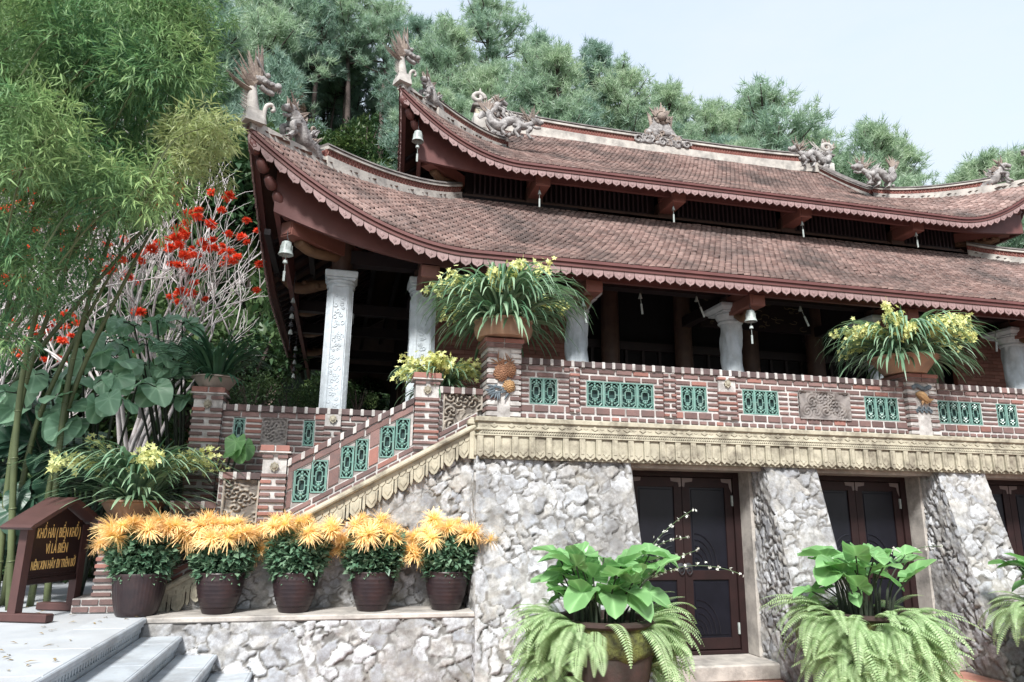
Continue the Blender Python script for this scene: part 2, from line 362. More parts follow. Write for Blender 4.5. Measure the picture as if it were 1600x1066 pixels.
go=gm.build('hillside',MT['hill'],smooth=True); tag(go,kind='structure')
m=MB(); m.box(-1.0,16,-6,8.9,-1.999,FLOOR); tag(m.build('courtyard_floor',[MT['redfloor']]),kind='structure')
m=MB(); m.box(-24,-2.16,-6,34,-1.99,PATH-.006); m.box(-2.16,-1.74,8.02,9.5,-1.99,PATH-.006); tag(m.build('path',[MT['marble']]),kind='structure')
m=MB(); q=random.Random(12)
for k in range(46):
    x,y=q.uniform(-14,-2.9),q.uniform(9.5,24); r=q.uniform(.25,.75); n=q.randrange(6,9); ph=q.uniform(0,6)
    P=[(x+r*q.uniform(.75,1.1)*math.cos(ph+2*PI*i/n),y+.8*r*q.uniform(.75,1.1)*math.sin(ph+2*PI*i/n),PATH+.002+.0004*k) for i in range(n)]; m.add(P,[list(range(n))])
tag(m.build('flagstone_paving',[MT['flag']]),kind='structure')
# ---------------------------------------------------------------- stone steps going down to the right
steps=thing('stone_steps','grey stone steps descending to the right below the signboard','steps',(-1.2,5.5,FLOOR))
def nosing(mb,x,y0,y1,zt):
    mb.box(x-.028,x,y0,y1,zt-.045,zt,0,bev=.008)
    mb.box(x-.045,x-.02,y0,y1,zt-.075,zt-.045,0)
    y=y0+.05
    while y<y1-.05:                       # small petal frieze under the nosing
        mb.prism([(y-.026,zt-.075),(y-.022,zt-.11),(y,zt-.135),(y+.022,zt-.11),(y+.026,zt-.075)][::-1],0,.016,0,Matrix(((0,-1,0,x-.034),(1,0,0,0),(0,0,1,0),(0,0,0,1))))
        y+=.062
sx=[-1.70,-1.36,-1.02,-.68,-.34]
y0=2.6
while_y=[2.6,3.55,4.5,5.45,6.4,7.35,8.02]
m=MB()
for a,b in zip(while_y[:-1],while_y[1:]): m.box(-2.155,-1.73,a+.003,b-.003,PATH-.06,PATH,0,bev=.006)
m.build('kerb_slab',[MT['marble']],steps)
for i,x in enumerate(sx):
    zt=PATH-.17*i; m=MB()
    if i: 
        for a,b in zip(while_y[:-1],while_y[1:]): m.box(sx[i-1]-.03,x-.026,a+.2*(i%2)+.002,b+.2*(i%2)-.002,zt-.10,zt,0,bev=.005)
    nosing(m,x,2.6,8.0,zt)
    m.box((sx[i-1] if i else -2.15)-.02,x-.05,2.6,7.99,FLOOR-.02,zt-.11,0)
    m.build('step_tread' if i else 'top_riser',[MT['step']],steps)
# ---------------------------------------------------------------- low retaining wall under the flower pots
lw=thing('retaining_wall','low rubble stone wall carrying the row of chrysanthemum pots','wall',(0,8.2,FLOOR))
rubble('stone_face',(-1.75,7.86,FLOOR),(1.62,7.86,FLOOR),(1.62,7.99,PATH-.05),(-1.75,7.99,PATH-.05),.17,.0145,.05,lw,3)
m=MB(); m.box(-1.74,1.6,7.96,8.7,PATH-.055,PATH,0,bev=.012); m.build('coping',[MT['cement']],lw)
# ---------------------------------------------------------------- the temple
temple=thing('temple','two-tiered brown tiled temple with upswept eaves on a stone basement','temple',(7.4,12,FLOOR))
m=MB(); m.box(1.62,16.2,8.5,9.3,.55,TERR); m.box(-1.35,16.2,9.55,21,FLOOR,TERR); m.build('terrace_floor',[MT['cement']],temple)
# basement piers with battered faces
PIER=[(1.58,3.53),(5.40,6.16),(8.09,8.86),(10.79,11.56),(13.49,14.25)]
YT,YB,ZT=8.42,7.70,.66
for i,(a,b) in enumerate(PIER):
    ob=.09 if i==0 else .0
    rubble('stone_pier',(a-ob,YB,FLOOR),(b,YB,FLOOR),(b,YT,ZT),(a,YT,ZT),.155,.0145 if i<3 else .03,.055,temple,10+i)
    rubble('pier_side',(a-ob,9.1,FLOOR),(a-ob,YB,FLOOR),(a,YT,ZT),(a,9.1,ZT),.155,.018,.04,temple,30+i)
    m=MB(); m.add([(b-.01,YB+.03,FLOOR),(b-.01,9.1,FLOOR),(b-.01,9.1,ZT),(b-.01,YT+.03,ZT)],[(0,1,2,3)]); m.box(a+.06,b-.06,8.6,9.1,FLOOR,ZT); m.build('pier_core',[MT['cement']],temple)
# lintels and doors
def door_bay(xl,xr):
    y=9.0; zt=.56; zb=-1.76
    m=MB(); m.box(xl-.25,xr+.12,8.62,9.25,zt+.05,.75,0,bev=.01); m.box(xr+.003,xr+.10,8.72,9.2,zb,zt+.05,0,bev=.01); m.box(xl-.14,xl-.003,8.66,9.2,zb,zt+.05,0,bev=.01)
    m.build('concrete_surround',[MT['cement']],temple)
    m=MB(); m.box(xl-.1,xr+.12,8.35,9.15,FLOOR,zb,0,bev=.02); m.build('door_sill',[MT['cement']],temple)
    m=MB()
    m.box(xl,xl+.09,y-.03,y+.07,zb,zt,0,bev=.008); m.box(xr-.09,xr,y-.03,y+.07,zb,zt,0,bev=.008); m.box(xl+.09,xr-.09,y-.025,y+.07,zt-.08,zt+.045,0,bev=.008); m.box(xl+.09,xr-.09,y-.03,y+.07,zb,zb+.05,0,bev=.008)
    m.build('door_frame',[MT['door']],temple)
    xm=(xl+xr)/2
    for sgn,(a,b) in ((-1,(xl+.095,xm-.004)),(1,(xm+.004,xr-.095))):
        yd=y+.0; m=MB(); t=.045; st=.11; z0=zb+.06; z1=zt-.085; zm=z0+(z1-z0)*.42
        m.box(a,a+st,yd,yd+t,z0,z1,0,bev=.006); m.box(b-st,b,yd,yd+t,z0,z1,0,bev=.006)
        for p,q in ((z0,z0+.14),(zm-.06,zm+.06),(z1-.13,z1)): m.box(a+st,b-st,yd+.002,yd+t,p,q,0,bev=.005)
        dr=m.build('door',[MT['door']],temple)
        for (p,q,up) in ((z0+.14,zm-.06,0),(zm+.06,z1-.13,1)):
            m=MB(); ax,bx=a+st,b-st; m.box(ax,bx,yd+.022,yd+.04,p,q)
            m.box(ax+.03,bx-.03,yd+.012,yd+.022,p+.03,q-.03,0,bev=.006)
            cx,cz=(bx-.05,p+.05) if sgn<0 else (ax+.05,p+.05)
            if not up: cz=p+.05
            for k,rr in enumerate((.08,.13,.19,.25,.31)):
                pts=[]
                for j in range(9):
                    an=PI/2*j/8; xx=cx+(-sgn*-1)*rr*math.cos(an)*(1 if sgn>0 else 1); xx=cx+sgn*rr*math.cos(an); zz=cz+rr*1.35*math.sin(an); pts.append((min(max(xx,ax+.03),bx-.03),yd+.008,min(zz,q-.04)))
                m.tube(pts,.009,5)
            m.build('door_panel',[MT['panel']],dr)
        ex=b if sgn<0 else a; s2=-sgn*-1
        for xx,dxn in ((b,-1),(a,1)):
            m=MB(); m.prism([(xx+dxn*.004,z1-.01),(xx+dxn*.004,z1-.20 if (xx==b)==(sgn>0) else z1-.12),(xx+dxn*.035,z1-.13),(xx+dxn*.045,z1-.07),(xx+dxn*.15,z1-.055),(xx+dxn*.16,z1-.01)][::(1 if dxn>0 else -1)],yd-.006,yd-.001); m.build('corner_plate',[MT['sheet']],dr)
        hx=a+.012 if sgn<0 else b-.012
        for hz in (z0+.25,z1-.3): m=MB(); m.box(hx-.012,hx+.012,yd-.022,yd-.002,hz-.07,hz+.07); m.build('hinge',[MT['bronze']],dr)
        m=MB(); hx=xm+sgn*.055; m.lathe([(.0,-.01),(.06,-.008),(.055,.0),(.02,.012),(0,.014)],16,(0,0,0))
        m.v=[(hx+v[0],yd-.004-v[2],zm+.1+v[1]) for v in m.v]
        m.tube([(hx+.035*math.sin(2*PI*k/12),yd-.03,zm+.06+.045*math.cos(2*PI*k/12)) for k in range(13)],.006,5)
        m.build('handle',[MT['dmetal']],dr)
MT['sheet']=mat('grey_brown_plate',(.17,.145,.14),(.12,.10,.10),rough=.5,bump=.1)
for a,b in ((3.66,5.34),(6.36,8.03),(9.05,10.73),(11.75,13.43)): door_bay(a,b)
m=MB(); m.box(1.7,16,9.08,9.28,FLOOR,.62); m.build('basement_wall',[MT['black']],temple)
# cream cornice with lambrequin petals
m=MB(); XE=15.5; x0=1.60; yf=8.30
m.box(x0-.06,XE,yf-.03,8.9,1.03,1.09,0,bev=.008)
m.box(x0-.03,XE,yf,8.9,.955,1.03,0)
m.box(x0-.05,XE,yf-.02,8.9,.93,.955,0,bev=.004)
m.box(x0-.015,XE,yf+.012,8.9,.885,.93,0)
m.box(x0-.05,XE,yf-.025,8.9,.865,.885,0,bev=.004)
m.box(x0+.01,XE,yf+.035,8.9,.60,.865,0)
x=x0+.02
while x<XE:                                # diamonds on the upper band, rope beads below
    m.prism([(x+.10,.992),(x+.145,.965),(x+.19,.992),(x+.145,1.02)],yf-.012,yf+.01)
    m.prism([(x,.99),(x+.03,.975),(x+.06,.99),(x+.03,1.005)],yf-.006,yf+.01)
    x+=.21
x=x0
while x<XE:
    m.tube([(x,yf-.004,.892),(x+.032,yf-.004,.924)],.011,5); x+=.03
x=x0+.0; k=0
while x<XE:
    m.prism([(x-.035,.862),(x-.035,.645),(x,.612),(x+.035,.645),(x+.035,.862)],yf-.02,yf+.035)
    m.box(x-.018,x+.018,yf-.028,yf-.02,.68,.85)
    c=x+.105
    m.prism([(c-.066,.862),(c-.066,.655),(c-.045,.632),(c-.02,.625),(c,.607),(c+.02,.625),(c+.045,.632),(c+.066,.655),(c+.066,.862)],yf+.006,yf+.036)
    m.prism([(c-.045,.84),(c-.045,.69),(c,.655),(c+.045,.69),(c+.045,.84)],yf-.001,yf+.006)
    m.ball((c,yf+.002,.665),.022,0,8,4,(1,.5,1))
    x+=.21; k+=1
# return of the cornice on the left face
for y in (8.42,8.60): m.prism([(0,0)]*0 or [(-.03,.862),(-.03,.645),(0,.612),(.03,.645),(.03,.862)],0,.03,0,Matrix(((0,1,0,x0-.05),(1,0,0,y),(0,0,1,0),(0,0,0,1))))
m.build('cornice',[MT['cream']],temple)
# columns
def column(x,y,kind):
    m=MB(); z0,z1=TERR,3.06
    if kind=='sq':
        r=.165; c=.05; o=[(-r,-r+c),(-r+c,-r),(r-c,-r),(r,-r+c),(r,r-c),(r-c,r),(-r+c,r),(-r,r-c)]
        zs=[z0,z1]; strip(m,[[(x+p*(1.05-.05*k),y+q*(1.05-.05*k),z) for p,q in o] for k,z in enumerate(zs)])
        for s in (0,1,2,3):                      # raised carved field on each face
            a=s*PI/2; M=Matrix.Translation((x,y,0))@Matrix.Rotation(a,4,'Z')
            m.box(-.1,-.088,-r-.016,-r+.01,z0+.1,z1-.06,0,M); m.box(.088,.1,-r-.016,-r+.01,z0+.1,z1-.06,0,M)
            g=random.Random(int(x*10)+s)
            zz=z0+.15
            while zz<z1-.15:
                for k in range(3):
                    cx=g.uniform(-.06,.06); cz=zz+g.uniform(-.04,.04); rr=g.uniform(.02,.038); t0=g.uniform(0,6)
                    m.tube([M@Vector((cx+rr*(1-.09*j)*math.cos(t0+j*.75),-r-.004,cz+rr*(1-.09*j)*math.sin(t0+j*.75))) for j in range(8)],[.009]*8,5)
                zz+=.085
        m.lathe([(.0,3.05),(.19,3.05),(.2,3.075),(.19,3.10),(.205,3.11),(.21,3.135),(.2,3.15),(0,3.15)],24,(x,y,0))
        m.box(x-.2,x+.2,y-.2,y+.2,3.15,3.185,0,bev=.01); m.box(x-.225,x+.225,y-.225,y+.225,3.185,3.28,0,bev=.015)
    else:
        V=[];n=48;zs=np.linspace(z0,2.98,60)
        g=random.Random(int(x*7))
        prof=[]
        P=[];Fc=[]
        for i,z in enumerate(zs):
            for k in range(n):
                a=2*PI*k/n; h=mnoise.noise((math.cos(a)*2.2+x,math.sin(a)*2.2,z*4.5))*.6+math.sin(3*a+z*7.5)*.4
                r=.165+.026*max(-.5,min(.8,h*1.6))
                P.append((x+r*math.cos(a),y+r*math.sin(a),z))
            if i:
                for k in range(n): q=(i-1)*n; Fc.append((q+k,q+(k+1)%n,q+n+(k+1)%n,q+n+k))
        m.add(P,Fc)
        m.lathe([(.0,2.97),(.18,2.97),(.2,3.0),(.185,3.03),(.21,3.06),(.24,3.12),(.23,3.14),(0,3.14)],24,(x,y,0))
        m.box(x-.25,x+.25,y-.25,y+.25,3.14,3.165,0,bev=.008); 
        strip(m,[[(x+a*s_,y+b*s_,z) for a,b in ((-1,-1),(1,-1),(1,1),(-1,1))] for s_,z in ((.25,3.165),(.31,3.215),(.31,3.26),(.27,3.285))])
    m.build('column',[MT['col']],temple,False)
COLX=[-.13,1.05,3.41,6.03,8.80,11.63,13.8,14.97]
for i,x in enumerate(COLX): column(x,10.1,'sq' if i in (0,1,7) else 'rd')
for y in (12.4,14.0,16.2,17.8): column(-.13,y,'sq')
for x,y in [(x,10.1) for x in COLX]+[(-.13,y) for y in (12.4,14.0,16.2,17.8)]:
    m=MB(); m.lathe([(0,3.28),(.15,3.28),(.15,3.9),(0,3.9)],16,(x,y,0)); m.build('timber_post',[MT['mwood']],temple,True,40)
m=MB(); m.box(-.2,15.0,10.0,10.2,3.42,3.62); m.box(-.23,-.03,10.2,20,3.42,3.62)
for x in COLX[1:]: m.box(x-.08,x+.08,9.9,12,3.32,3.5)
for y in (12.4,14.0,16.2,17.8): m.box(-1.0,1.6,y-.08,y+.08,3.3,3.48)
for i in range(5): m.box(-1.15+i*.5,-1.07+i*.5,9.35+i*.42,20.5-i*.3,3.5+i*.22,3.58+i*.22)
for x in COLX[:-1]:
    pass
m.build('roof_beam',[MT['dwood']],temple)
# carved beam stubs under the side roof, pale against the dark
for y in (11.2,12.6,14.2,16.0):
    m=MB(); pts=bez([(-1.05,y,3.5),(-.8,y,3.36),(-.5,y,3.42),(-.2,y,3.5)],5); m.tube(pts,[.05+.05*math.sin(PI*i/(len(pts)-1)) for i in range(len(pts))],8)
    for k in range(4): m.ball((-.9+k*.2,y-.06,3.4+.03*(k%2)),.05,0,8,5)
    m.build('carved_bracket',[MT['ochrewood']],temple,True)
MT['brickbg']=mat('red_brick_wall',(.22,.085,.065),(.17,.065,.05),sc=6,rough=.85)
def brickrows(mb,x0,x1,z0,z1,yf,d,rh,bl,g=.018,M=None,mm=0,bm=1,seed=0,pro=.008,stagger=True):
    """mortar slab with separate bricks standing proud of it (front faces -Y)"""
    q=random.Random(seed+int(x0*100)); mb.box(x0,x1,yf+.012,yf+d,z0,z1,mm,M)
    nr=max(1,round((z1-z0)/rh)); rr=(z1-z0)/nr
    for j in range(nr):
        nb=max(1,round((x1-x0)/bl)); L=(x1-x0)/nb; off=(j%2)*.5 if (stagger and nb>1) else 0
        for i in range(-1,nb+1):
            a=x0+(i+off)*L+g/2; b=a+L-g; a=max(a,x0+g*.3); b=min(b,x1-g*.3)
            if b-a<.02: continue
            p=q.uniform(0,pro); mb.box(a,b,yf-p,yf+.02,z0+j*rr+g/2+q.uniform(0,.003),z0+(j+1)*rr-g/2-q.uniform(0,.003),bm if q.random()<.86 else bm+1,M,bev=.004)
# front wall of the hall behind the columns: brick bays at both ends, dark timber doors between
m=MB(); brickrows(m,1.3,4.05,TERR,3.9,11.9,.1,.075,.22,.008,None,0,1,5,.003); brickrows(m,11.9,14.2,TERR,4.3,11.6,.1,.075,.22,.008,None,0,1,6,.003)
m.build('brick_wall',[MT['brickbg'],MT['brickr'],MT['brickr']],temple)
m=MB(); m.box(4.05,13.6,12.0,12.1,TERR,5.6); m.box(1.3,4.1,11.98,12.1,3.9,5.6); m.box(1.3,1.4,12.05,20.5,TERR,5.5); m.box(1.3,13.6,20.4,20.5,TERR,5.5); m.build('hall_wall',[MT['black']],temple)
for x in (4.6,6.03,7.4,8.8,10.2,11.5):
    m=MB(); m.lathe([(0,TERR),(.16,TERR),(.17,2.2),(.15,4.6),(0,4.6)],18,(x,11.75,0)); m.build('inner_column',[MT['mwood']],temple,True,40)
m=MB()
for k in range(22):
    x=4.3+k*.33; m.box(x,x+.05,11.93,11.998,TERR,2.9)
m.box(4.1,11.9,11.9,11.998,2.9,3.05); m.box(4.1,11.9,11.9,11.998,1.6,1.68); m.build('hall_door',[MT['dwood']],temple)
m=MB()
for k,(y,hh) in enumerate(((12.3,3.3),(13.3,3.2),(14.5,3.1),(16,3.1))):
    m.prism([(y,TERR),(y+.55,TERR),(y+.55,hh-.5),(y+.4,hh-.1),(y+.27,hh),(y+.15,hh-.1),(y,hh-.5)],0,.06,0,Matrix(((0,1,0,1.2),(1,0,0,0),(0,0,1,0),(0,0,0,1))))
m.build('side_door_leaf',[MT['mwood']],temple)
m=MB(); m.box(6.3,8.6,11.55,11.62,3.35,3.95)
for k in range(46):
    q=rnd; cx=q.uniform(6.4,8.5); cz=q.uniform(3.4,3.9); rr=q.uniform(.03,.08); t0=q.uniform(0,6)
    m.tube([(cx+rr*1.5*(1-.08*j)*math.cos(t0+j*.7),11.545,cz+rr*.7*(1-.08*j)*math.sin(t0+j*.7)) for j in range(7)],.008,4,1)
m.build('carved_panel',[MT['dwood'],MT['carvegold']],temple)
# ---------------------------------------------------------------- the two roofs
XC,YC=7.42,15.1
class Roof:
    def __init__(s,ax,ay,z0,z1,run,frun,prof,A,L,p,B,hmin):
        s.ax,s.ay,s.z0,s.z1,s.run,s.frun,s.prof,s.A,s.L,s.p,s.B,s.hmin=ax,ay,z0,z1,run,frun,prof,A,L,p,B,hmin
    def hw(s,side,i):
        al=s.ax if side in (0,2) else s.ay
        return max(al-i, s.hmin if side in (0,2) else 0)
    def g(s,side,u,i):
        d=max(s.hw(side,i)-abs(u),0); return max(0,1-d/s.L)**s.p*max(0,1-i/s.run)**1.3
    def pt(s,side,u,i,dz=0,out=0,ku=1.):
        """u along the eave from its middle, i inset up the slope"""
        g=s.g(side,u,max(i,0)); q=i/s.frun
        z=s.z0+(s.z1-s.z0)*(s.prof*q+(1-s.prof)*q*q)+s.A*g*ku+dz
        pe=(s.ay if side in (0,2) else s.ax)-i+s.B*g+out; uu=u+math.copysign(s.B*g,u)
        if side==0: return (XC+uu,YC-pe,z)
        if side==2: return (XC-uu,YC+pe,z)
        if side==1: return (XC-pe,YC-uu,z)
        return (XC+pe,YC+uu,z)
    def run_of(s,side): return s.frun if side in (0,2) else s.run
    def tiles(s,name,parent,sides,w=.108,h=.086):
        V=[];F=[]
        for side in sides:
            n=int(s.run_of(side)/h)
            for j in range(n+1):
                i0=j*h-.03; hw=s.hw(side,max(i0,0))+.02
                k0=int(hw/w)+1
                for k in range(-k0,k0+1):
                    u=(k+.5*(j%2))*w
                    if abs(u)>hw: continue
                    a=rnd.uniform(-.006,.006); e=rnd.uniform(-.005,.007); b=len(V)
                    if rnd.random()<.02: a+=.03*rnd.uniform(-1,1); e+=.012
                    cl=lambda uu:max(-hw-.03,min(hw+.03,uu))
                    pts=[(-.48,.0+1.75,.004),(.48,1.75,.004),(.47,.34,.034),(.3,.08,.042),(0,0,.046),(-.3,.08,.042),(-.47,.34,.034)]
                    for (du,dv,dz) in pts: V.append(s.pt(side,cl(u+du*w+a),i0+dv*h+e,dz+e*.6))
                    for (du,dv,dz) in pts[2:]: V.append(s.pt(side,cl(u+du*w+a),i0+dv*h+e+.004,dz+e*.6-.026))
                    F.append([b,b+1,b+2,b+3,b+4,b+5,b+6])
                    for q in range(4): F.append([b+2+q,b+7+q,b+8+q,b+3+q])
        me=bpy.data.meshes.new(name); o=wloc(parent); me.from_pydata([(v[0]-o.x,v[1]-o.y,v[2]-o.z) for v in V],[],F); me.update(); me.materials.append(MT['tile'])
        ob=bpy.data.objects.new(name,me); C.objects.link(ob); ob.parent=parent; return ob
    def sheet(s,mb,side,dz,m,nu=60,ni=10,i1=None,flip=False):
        i1=i1 or s.run_of(side); P=[]
        for a in range(ni+1):
            i=i1*a/ni; hw=s.hw(side,i)
            for b in range(nu+1): P.append(s.pt(side,hw*(2*b/nu-1),i,dz))
        Fc=[(a*(nu+1)+b,a*(nu+1)+b+1,(a+1)*(nu+1)+b+1,(a+1)*(nu+1)+b) for a in range(ni) for b in range(nu)]
        mb.add(P,[f[::-1] for f in Fc] if flip else Fc,m)
    def us(s,side,i=0,st=.12):
        hw=s.hw(side,i); n=int(2*hw/st); return [hw*(2*k/n-1) for k in range(n+1)]
LR=Roof(8.67,6.13,3.42,5.58,3.1,3.1,.76,1.32,2.8,1.88,.15,0)
UR=Roof(6.67,3.95,5.97,8.85,2.15,3.95,.72,1.05,2.1,2.08,.15,4.5)
def eaves(rf,name,ratio,low,parent,sides=(0,1,3)):
    m=MB(); f=MB(); b=MB(); bl=MB()
    for side in sides:
        us=rf.us(side)
        # tile-edge boards: two thin steps
        strip(m,[[rf.pt(side,u,0,d,o) for d,o in ((-.002,.02),(-.045,.02),(-.045,-.1),(-.002,-.1))] for u in us])
        strip(m,[[rf.pt(side,u,0,d,o) for d,o in ((-.047,-.005),(-.10,-.005),(-.10,-.1),(-.047,-.1))] for u in us])
        # scalloped fringe
        hw=rf.hw(side,0); n=int(2*hw/.155); W=2*hw/n
        for k in range(n):
            c=-hw+(k+.5)*W
            out=[(-.5,.0),(-.5,-.045),(-.46,-.078),(-.36,-.10),(-.2,-.112),(-.06,-.122),(0,-.138),(.06,-.122),(.2,-.112),(.36,-.10),(.46,-.078),(.5,-.045),(.5,0)]
            P=[rf.pt(side,c+x*W*.96,0,-.10+z,-.012) for x,z in out]+[rf.pt(side,c+x*W*.96,0,-.10+z,-.034) for x,z in out]
            q=len(out); F_=[list(range(q))[::-1],[q+i for i in range(q)]]+[(i,(i+1)%q,(i+1)%q+q,i+q) for i in range(q)]
            f.add(P,F_)
            P=[rf.pt(side,c+x*W,0,-.10+z,-.006) for x,z in ((0,-.03),(.16,-.065),(0,-.1),(-.16,-.065))]; f.add(P+[rf.pt(side,c,0,-.165,-.002)],[(0,4,1),(1,4,2),(2,4,3),(3,4,0)])
        # broad eave beam whose lower edge stays flatter than the sweep
        rings=[]; IB=.34
        for u in rf.us(side,IB):
            g=rf.g(side,u,0); top=rf.A*g; zt=rf.z0-.12
            bot=rf.z0-low+ratio*rf.A*g
            a=rf.pt(side,u,IB,0); c=rf.pt(side,u,IB+.07,0)
            zt=a[2]-.11
            rings.append([(a[0],a[1],zt),(a[0],a[1],min(bot,zt-.02)),(c[0],c[1],min(bot,zt-.02)),(c[0],c[1],zt)])
        strip(b,rings)
    m.build(name+'_edge_board',[MT['red']],parent); f.build(name+'_fringe',[MT['fringe']],parent); b.build(name+'_eave_beam',[MT['red']],parent)
LR.tiles('lower_roof',temple,(0,1,3)); UR.tiles('upper_roof',temple,(0,1,3))
m=MB()
for side in range(4):
    LR.sheet(m,side,-.035,0); LR.sheet(m,side,-.11,1,flip=True); UR.sheet(m,side,-.03,0,ni=14); UR.sheet(m,side,-.11,1,i1=2.0,flip=True)
m.build('roof_boarding',[MT['tile'],MT['mwood']],temple,True,30)
# rafters showing under the roofs
for side,rf,ln in ((0,LR,1.6),(1,LR,1.6),(0,UR,1.0),(1,UR,1.0)):
    m=MB(); hw=rf.hw(side,0)-.3; u=-hw
    while u<hw:
        if abs(u)<rf.hw(side,ln)+.2: strip(m,[[rf.pt(side,u+dx,i,dz-.11) for dx,dz in ((-.03,0),(.03,0),(.03,-.06),(-.03,-.06))] for i in (.12,ln*.5,ln)])
        u+=.3
    ro=m.build('rafters',[MT['dwood']],temple); ro['kind']='stuff'
eaves(LR,'lower',.50,.17,temple); eaves(UR,'upper',.10,.15,temple)
# hall upper storey between the roofs, with barred windows
m=MB(); m.box(1.95,12.9,12.18,12.3,5.3,6.42); m.box(1.95,2.07,12.3,18,5.3,6.42); m.box(12.78,12.9,12.3,18,5.3,6.42); m.box(1.95,12.9,17.95,18.05,5.3,6.42)
m.build('upper_wall',[MT['dwood']],temple)
m=MB(); m.box(1.9,12.95,12.02,12.18,5.50,5.66); m.box(1.9,12.95,12.0,12.2,5.55,5.60); m.box(1.85,2.0,12.1,18,5.5,5.66); m.build('upper_sill',[MT['mwood']],temple)
for x0,x1 in ((3.48,5.62),(6.2,8.4),(8.83,11.0),(11.5,12.7),(2.1,3.0)):
    m=MB(); m.box(x0,x1,12.05,12.12,5.66,5.70); m.box(x0,x1,12.05,12.12,6.12,6.17); k=x0
    while k<x1: m.box(k,k+.032,12.06,12.10,5.70,6.12,1); k+=.098
    m.build('barred_window',[MT['dwood'],MT['bar']],temple)
for x in (3.25,5.91,8.62,11.25):
    m=MB(); m.box(x-.16,x+.16,12.0,12.25,5.6,6.36); m.build('upper_post',[MT['mwood']],temple)
    m=MB(); m.box(x-.135,x+.135,11.42,12.2,5.70,5.91,0,bev=.012); m.box(x-.10,x+.10,11.412,11.42,5.735,5.875); m.box(x-.16,x+.16,11.75,12.2,5.91,6.08); m.build('beam_end',[MT['beamend']],temple)
for x in COLX[1:]:
    m=MB(); m.box(x-.125,x+.125,9.28,10.0,3.08,3.26,0,bev=.012); m.box(x-.09,x+.09,9.272,9.28,3.11,3.23); m.box(x-.1,x+.1,9.5,10.0,3.26,3.4); m.build('beam_end',[MT['beamend']],temple)
    m=MB(); pts=bez([(x,9.5,3.08),(x,9.7,2.98),(x,9.9,3.1)],5); m.tube(pts,.06,8); m.build('carved_bracket',[MT['ochrewood']],temple,True)
# corner hip rafters: end block, carved lobes
def hip_corner(sx,low,rf,fr):
    yd=-1
    def P(i,dz): 
        p=rf.pt(0,sx*rf.hw(0,max(i,0)),i,dz); return Vector(p)
    m=MB(); DR=.31 if rf is LR else .22
    pts=[P(.08,-.24),P(.18,-.24-.62*DR),P(.28,-.24-1.2*DR),P(.38,-.24-1.75*DR),P(.48,-.24-2.25*DR)]
    for k,p in enumerate(pts):
        d=(pts[min(k+1,4)]-pts[max(k-1,0)]).normalized(); m.tube([p-d*.11,p-d*.07,p+d*.0,p+d*.06,p+d*.10],[.025,.06,.075,.07,.035],10)
    m.build('hip_lobes',[MT['red']],temple,True)
    m=MB(); e=P(.62,0); e.z=low; dd=Vector((-sx*.7071,.7071,0)); q=Vector((dd.y,-dd.x,0))
    o=e-dd*.18
    def bx(l0,l1,hw,z0,z1): 
        r=[o+dd*l0-q*hw,o+dd*l0+q*hw,o+dd*l1+q*hw,o+dd*l1-q*hw]; m.add([(v.x,v.y,z) for z in (z0,z1) for v in r],[(3,2,1,0),(4,5,6,7),(0,1,5,4),(1,2,6,5),(2,3,7,6),(3,0,4,7)])
    bx(0,1.3,.11,low-.11,low+.09); bx(.1,.5,.08,low+.09,low+.24); bx(-.012,0,.085,low-.085,low+.065)
    m.build('hip_beam_end',[MT['beamend']],temple)
    m=MB(); pts=[o+dd*.2+Vector((0,0,-.13)),o+dd*.45+Vector((0,0,-.19)),o+dd*.8+Vector((0,0,-.14)),o+dd*1.1+Vector((0,0,-.1))]
    m.tube(bez(pts,4),.075,8)
    for k in range(5): m.ball(tuple(o+dd*(.3+.16*k)-q*.07*1+Vector((0,0,-.13+.02*(k%2)))),.05,0,8,5)
    m.build('carved_bracket',[MT['ochrewood']],temple,True)
for sx in (-1,1): hip_corner(sx,3.62,LR,0); hip_corner(sx,6.0,UR,1)
# ---------------------------------------------------------------- ridges
def ridge(name, pts, w=.09, h=.34, band=(.36,.72)):
    """wall-like ridge along pts: cement foot, red openwork band, dark coping"""
    m=MB(); pts=[Vector(p) for p in pts]; rings=[[],[],[],[]]
    def sec(w0,z0,w1,z1):
        R_=[]
        for i,p in enumerate(pts):
            t=(pts[min(i+1,len(pts)-1)]-pts[max(i-1,0)]); t.z=0; t.normalize(); n=Vector((t.y,-t.x,0))
            R_.append([p+n*w0+Vector((0,0,z0)),p-n*w0+Vector((0,0,z0)),p-n*w1+Vector((0,0,z1)),p+n*w1+Vector((0,0,z1))])
        return R_
    strip(m,sec(w*1.25,-.12,w*1.15,h*band[0]),0); strip(m,sec(w*.8,h*band[0],w*.8,h*band[1]),1)
    strip(m,sec(w*1.25,h*band[1],w*1.2,h*.84),0); strip(m,sec(w*1.0,h*.84,w*1.0,h*.9),0); strip(m,sec(w*1.35,h*.9,w*.9,h*1.04),2)
    # openwork: little raised arcs on both faces
    L=0; nxt=0
    for i in range(len(pts)-1):
        a,b=pts[i],pts[i+1]; d=(b-a); l=d.length; t=Vector((d.x,d.y,0)).normalized(); n=Vector((t.y,-t.x,0)); s=nxt-L
        while s<l:
            c=a+d*(s/l)
            for sg in (1,-1):
                o=c+n*sg*(w*.8+.006)
                z0,z1=h*band[0]+.012,h*band[1]-.012
                P=[o+t*(-.03)+Vector((0,0,z1)),o+t*(-.022)+Vector((0,0,(z0+z1)/2)),o+Vector((0,0,z0)),o+t*.022+Vector((0,0,(z0+z1)/2)),o+t*.03+Vector((0,0,z1))]
                m.tube(P,.009,4,3)
            s+=.075
        nxt=L+s; L+=l
    return m.build(name,[MT['cement'],MT['bandred'],MT['coping'],MT['brickr']],temple)
n=26
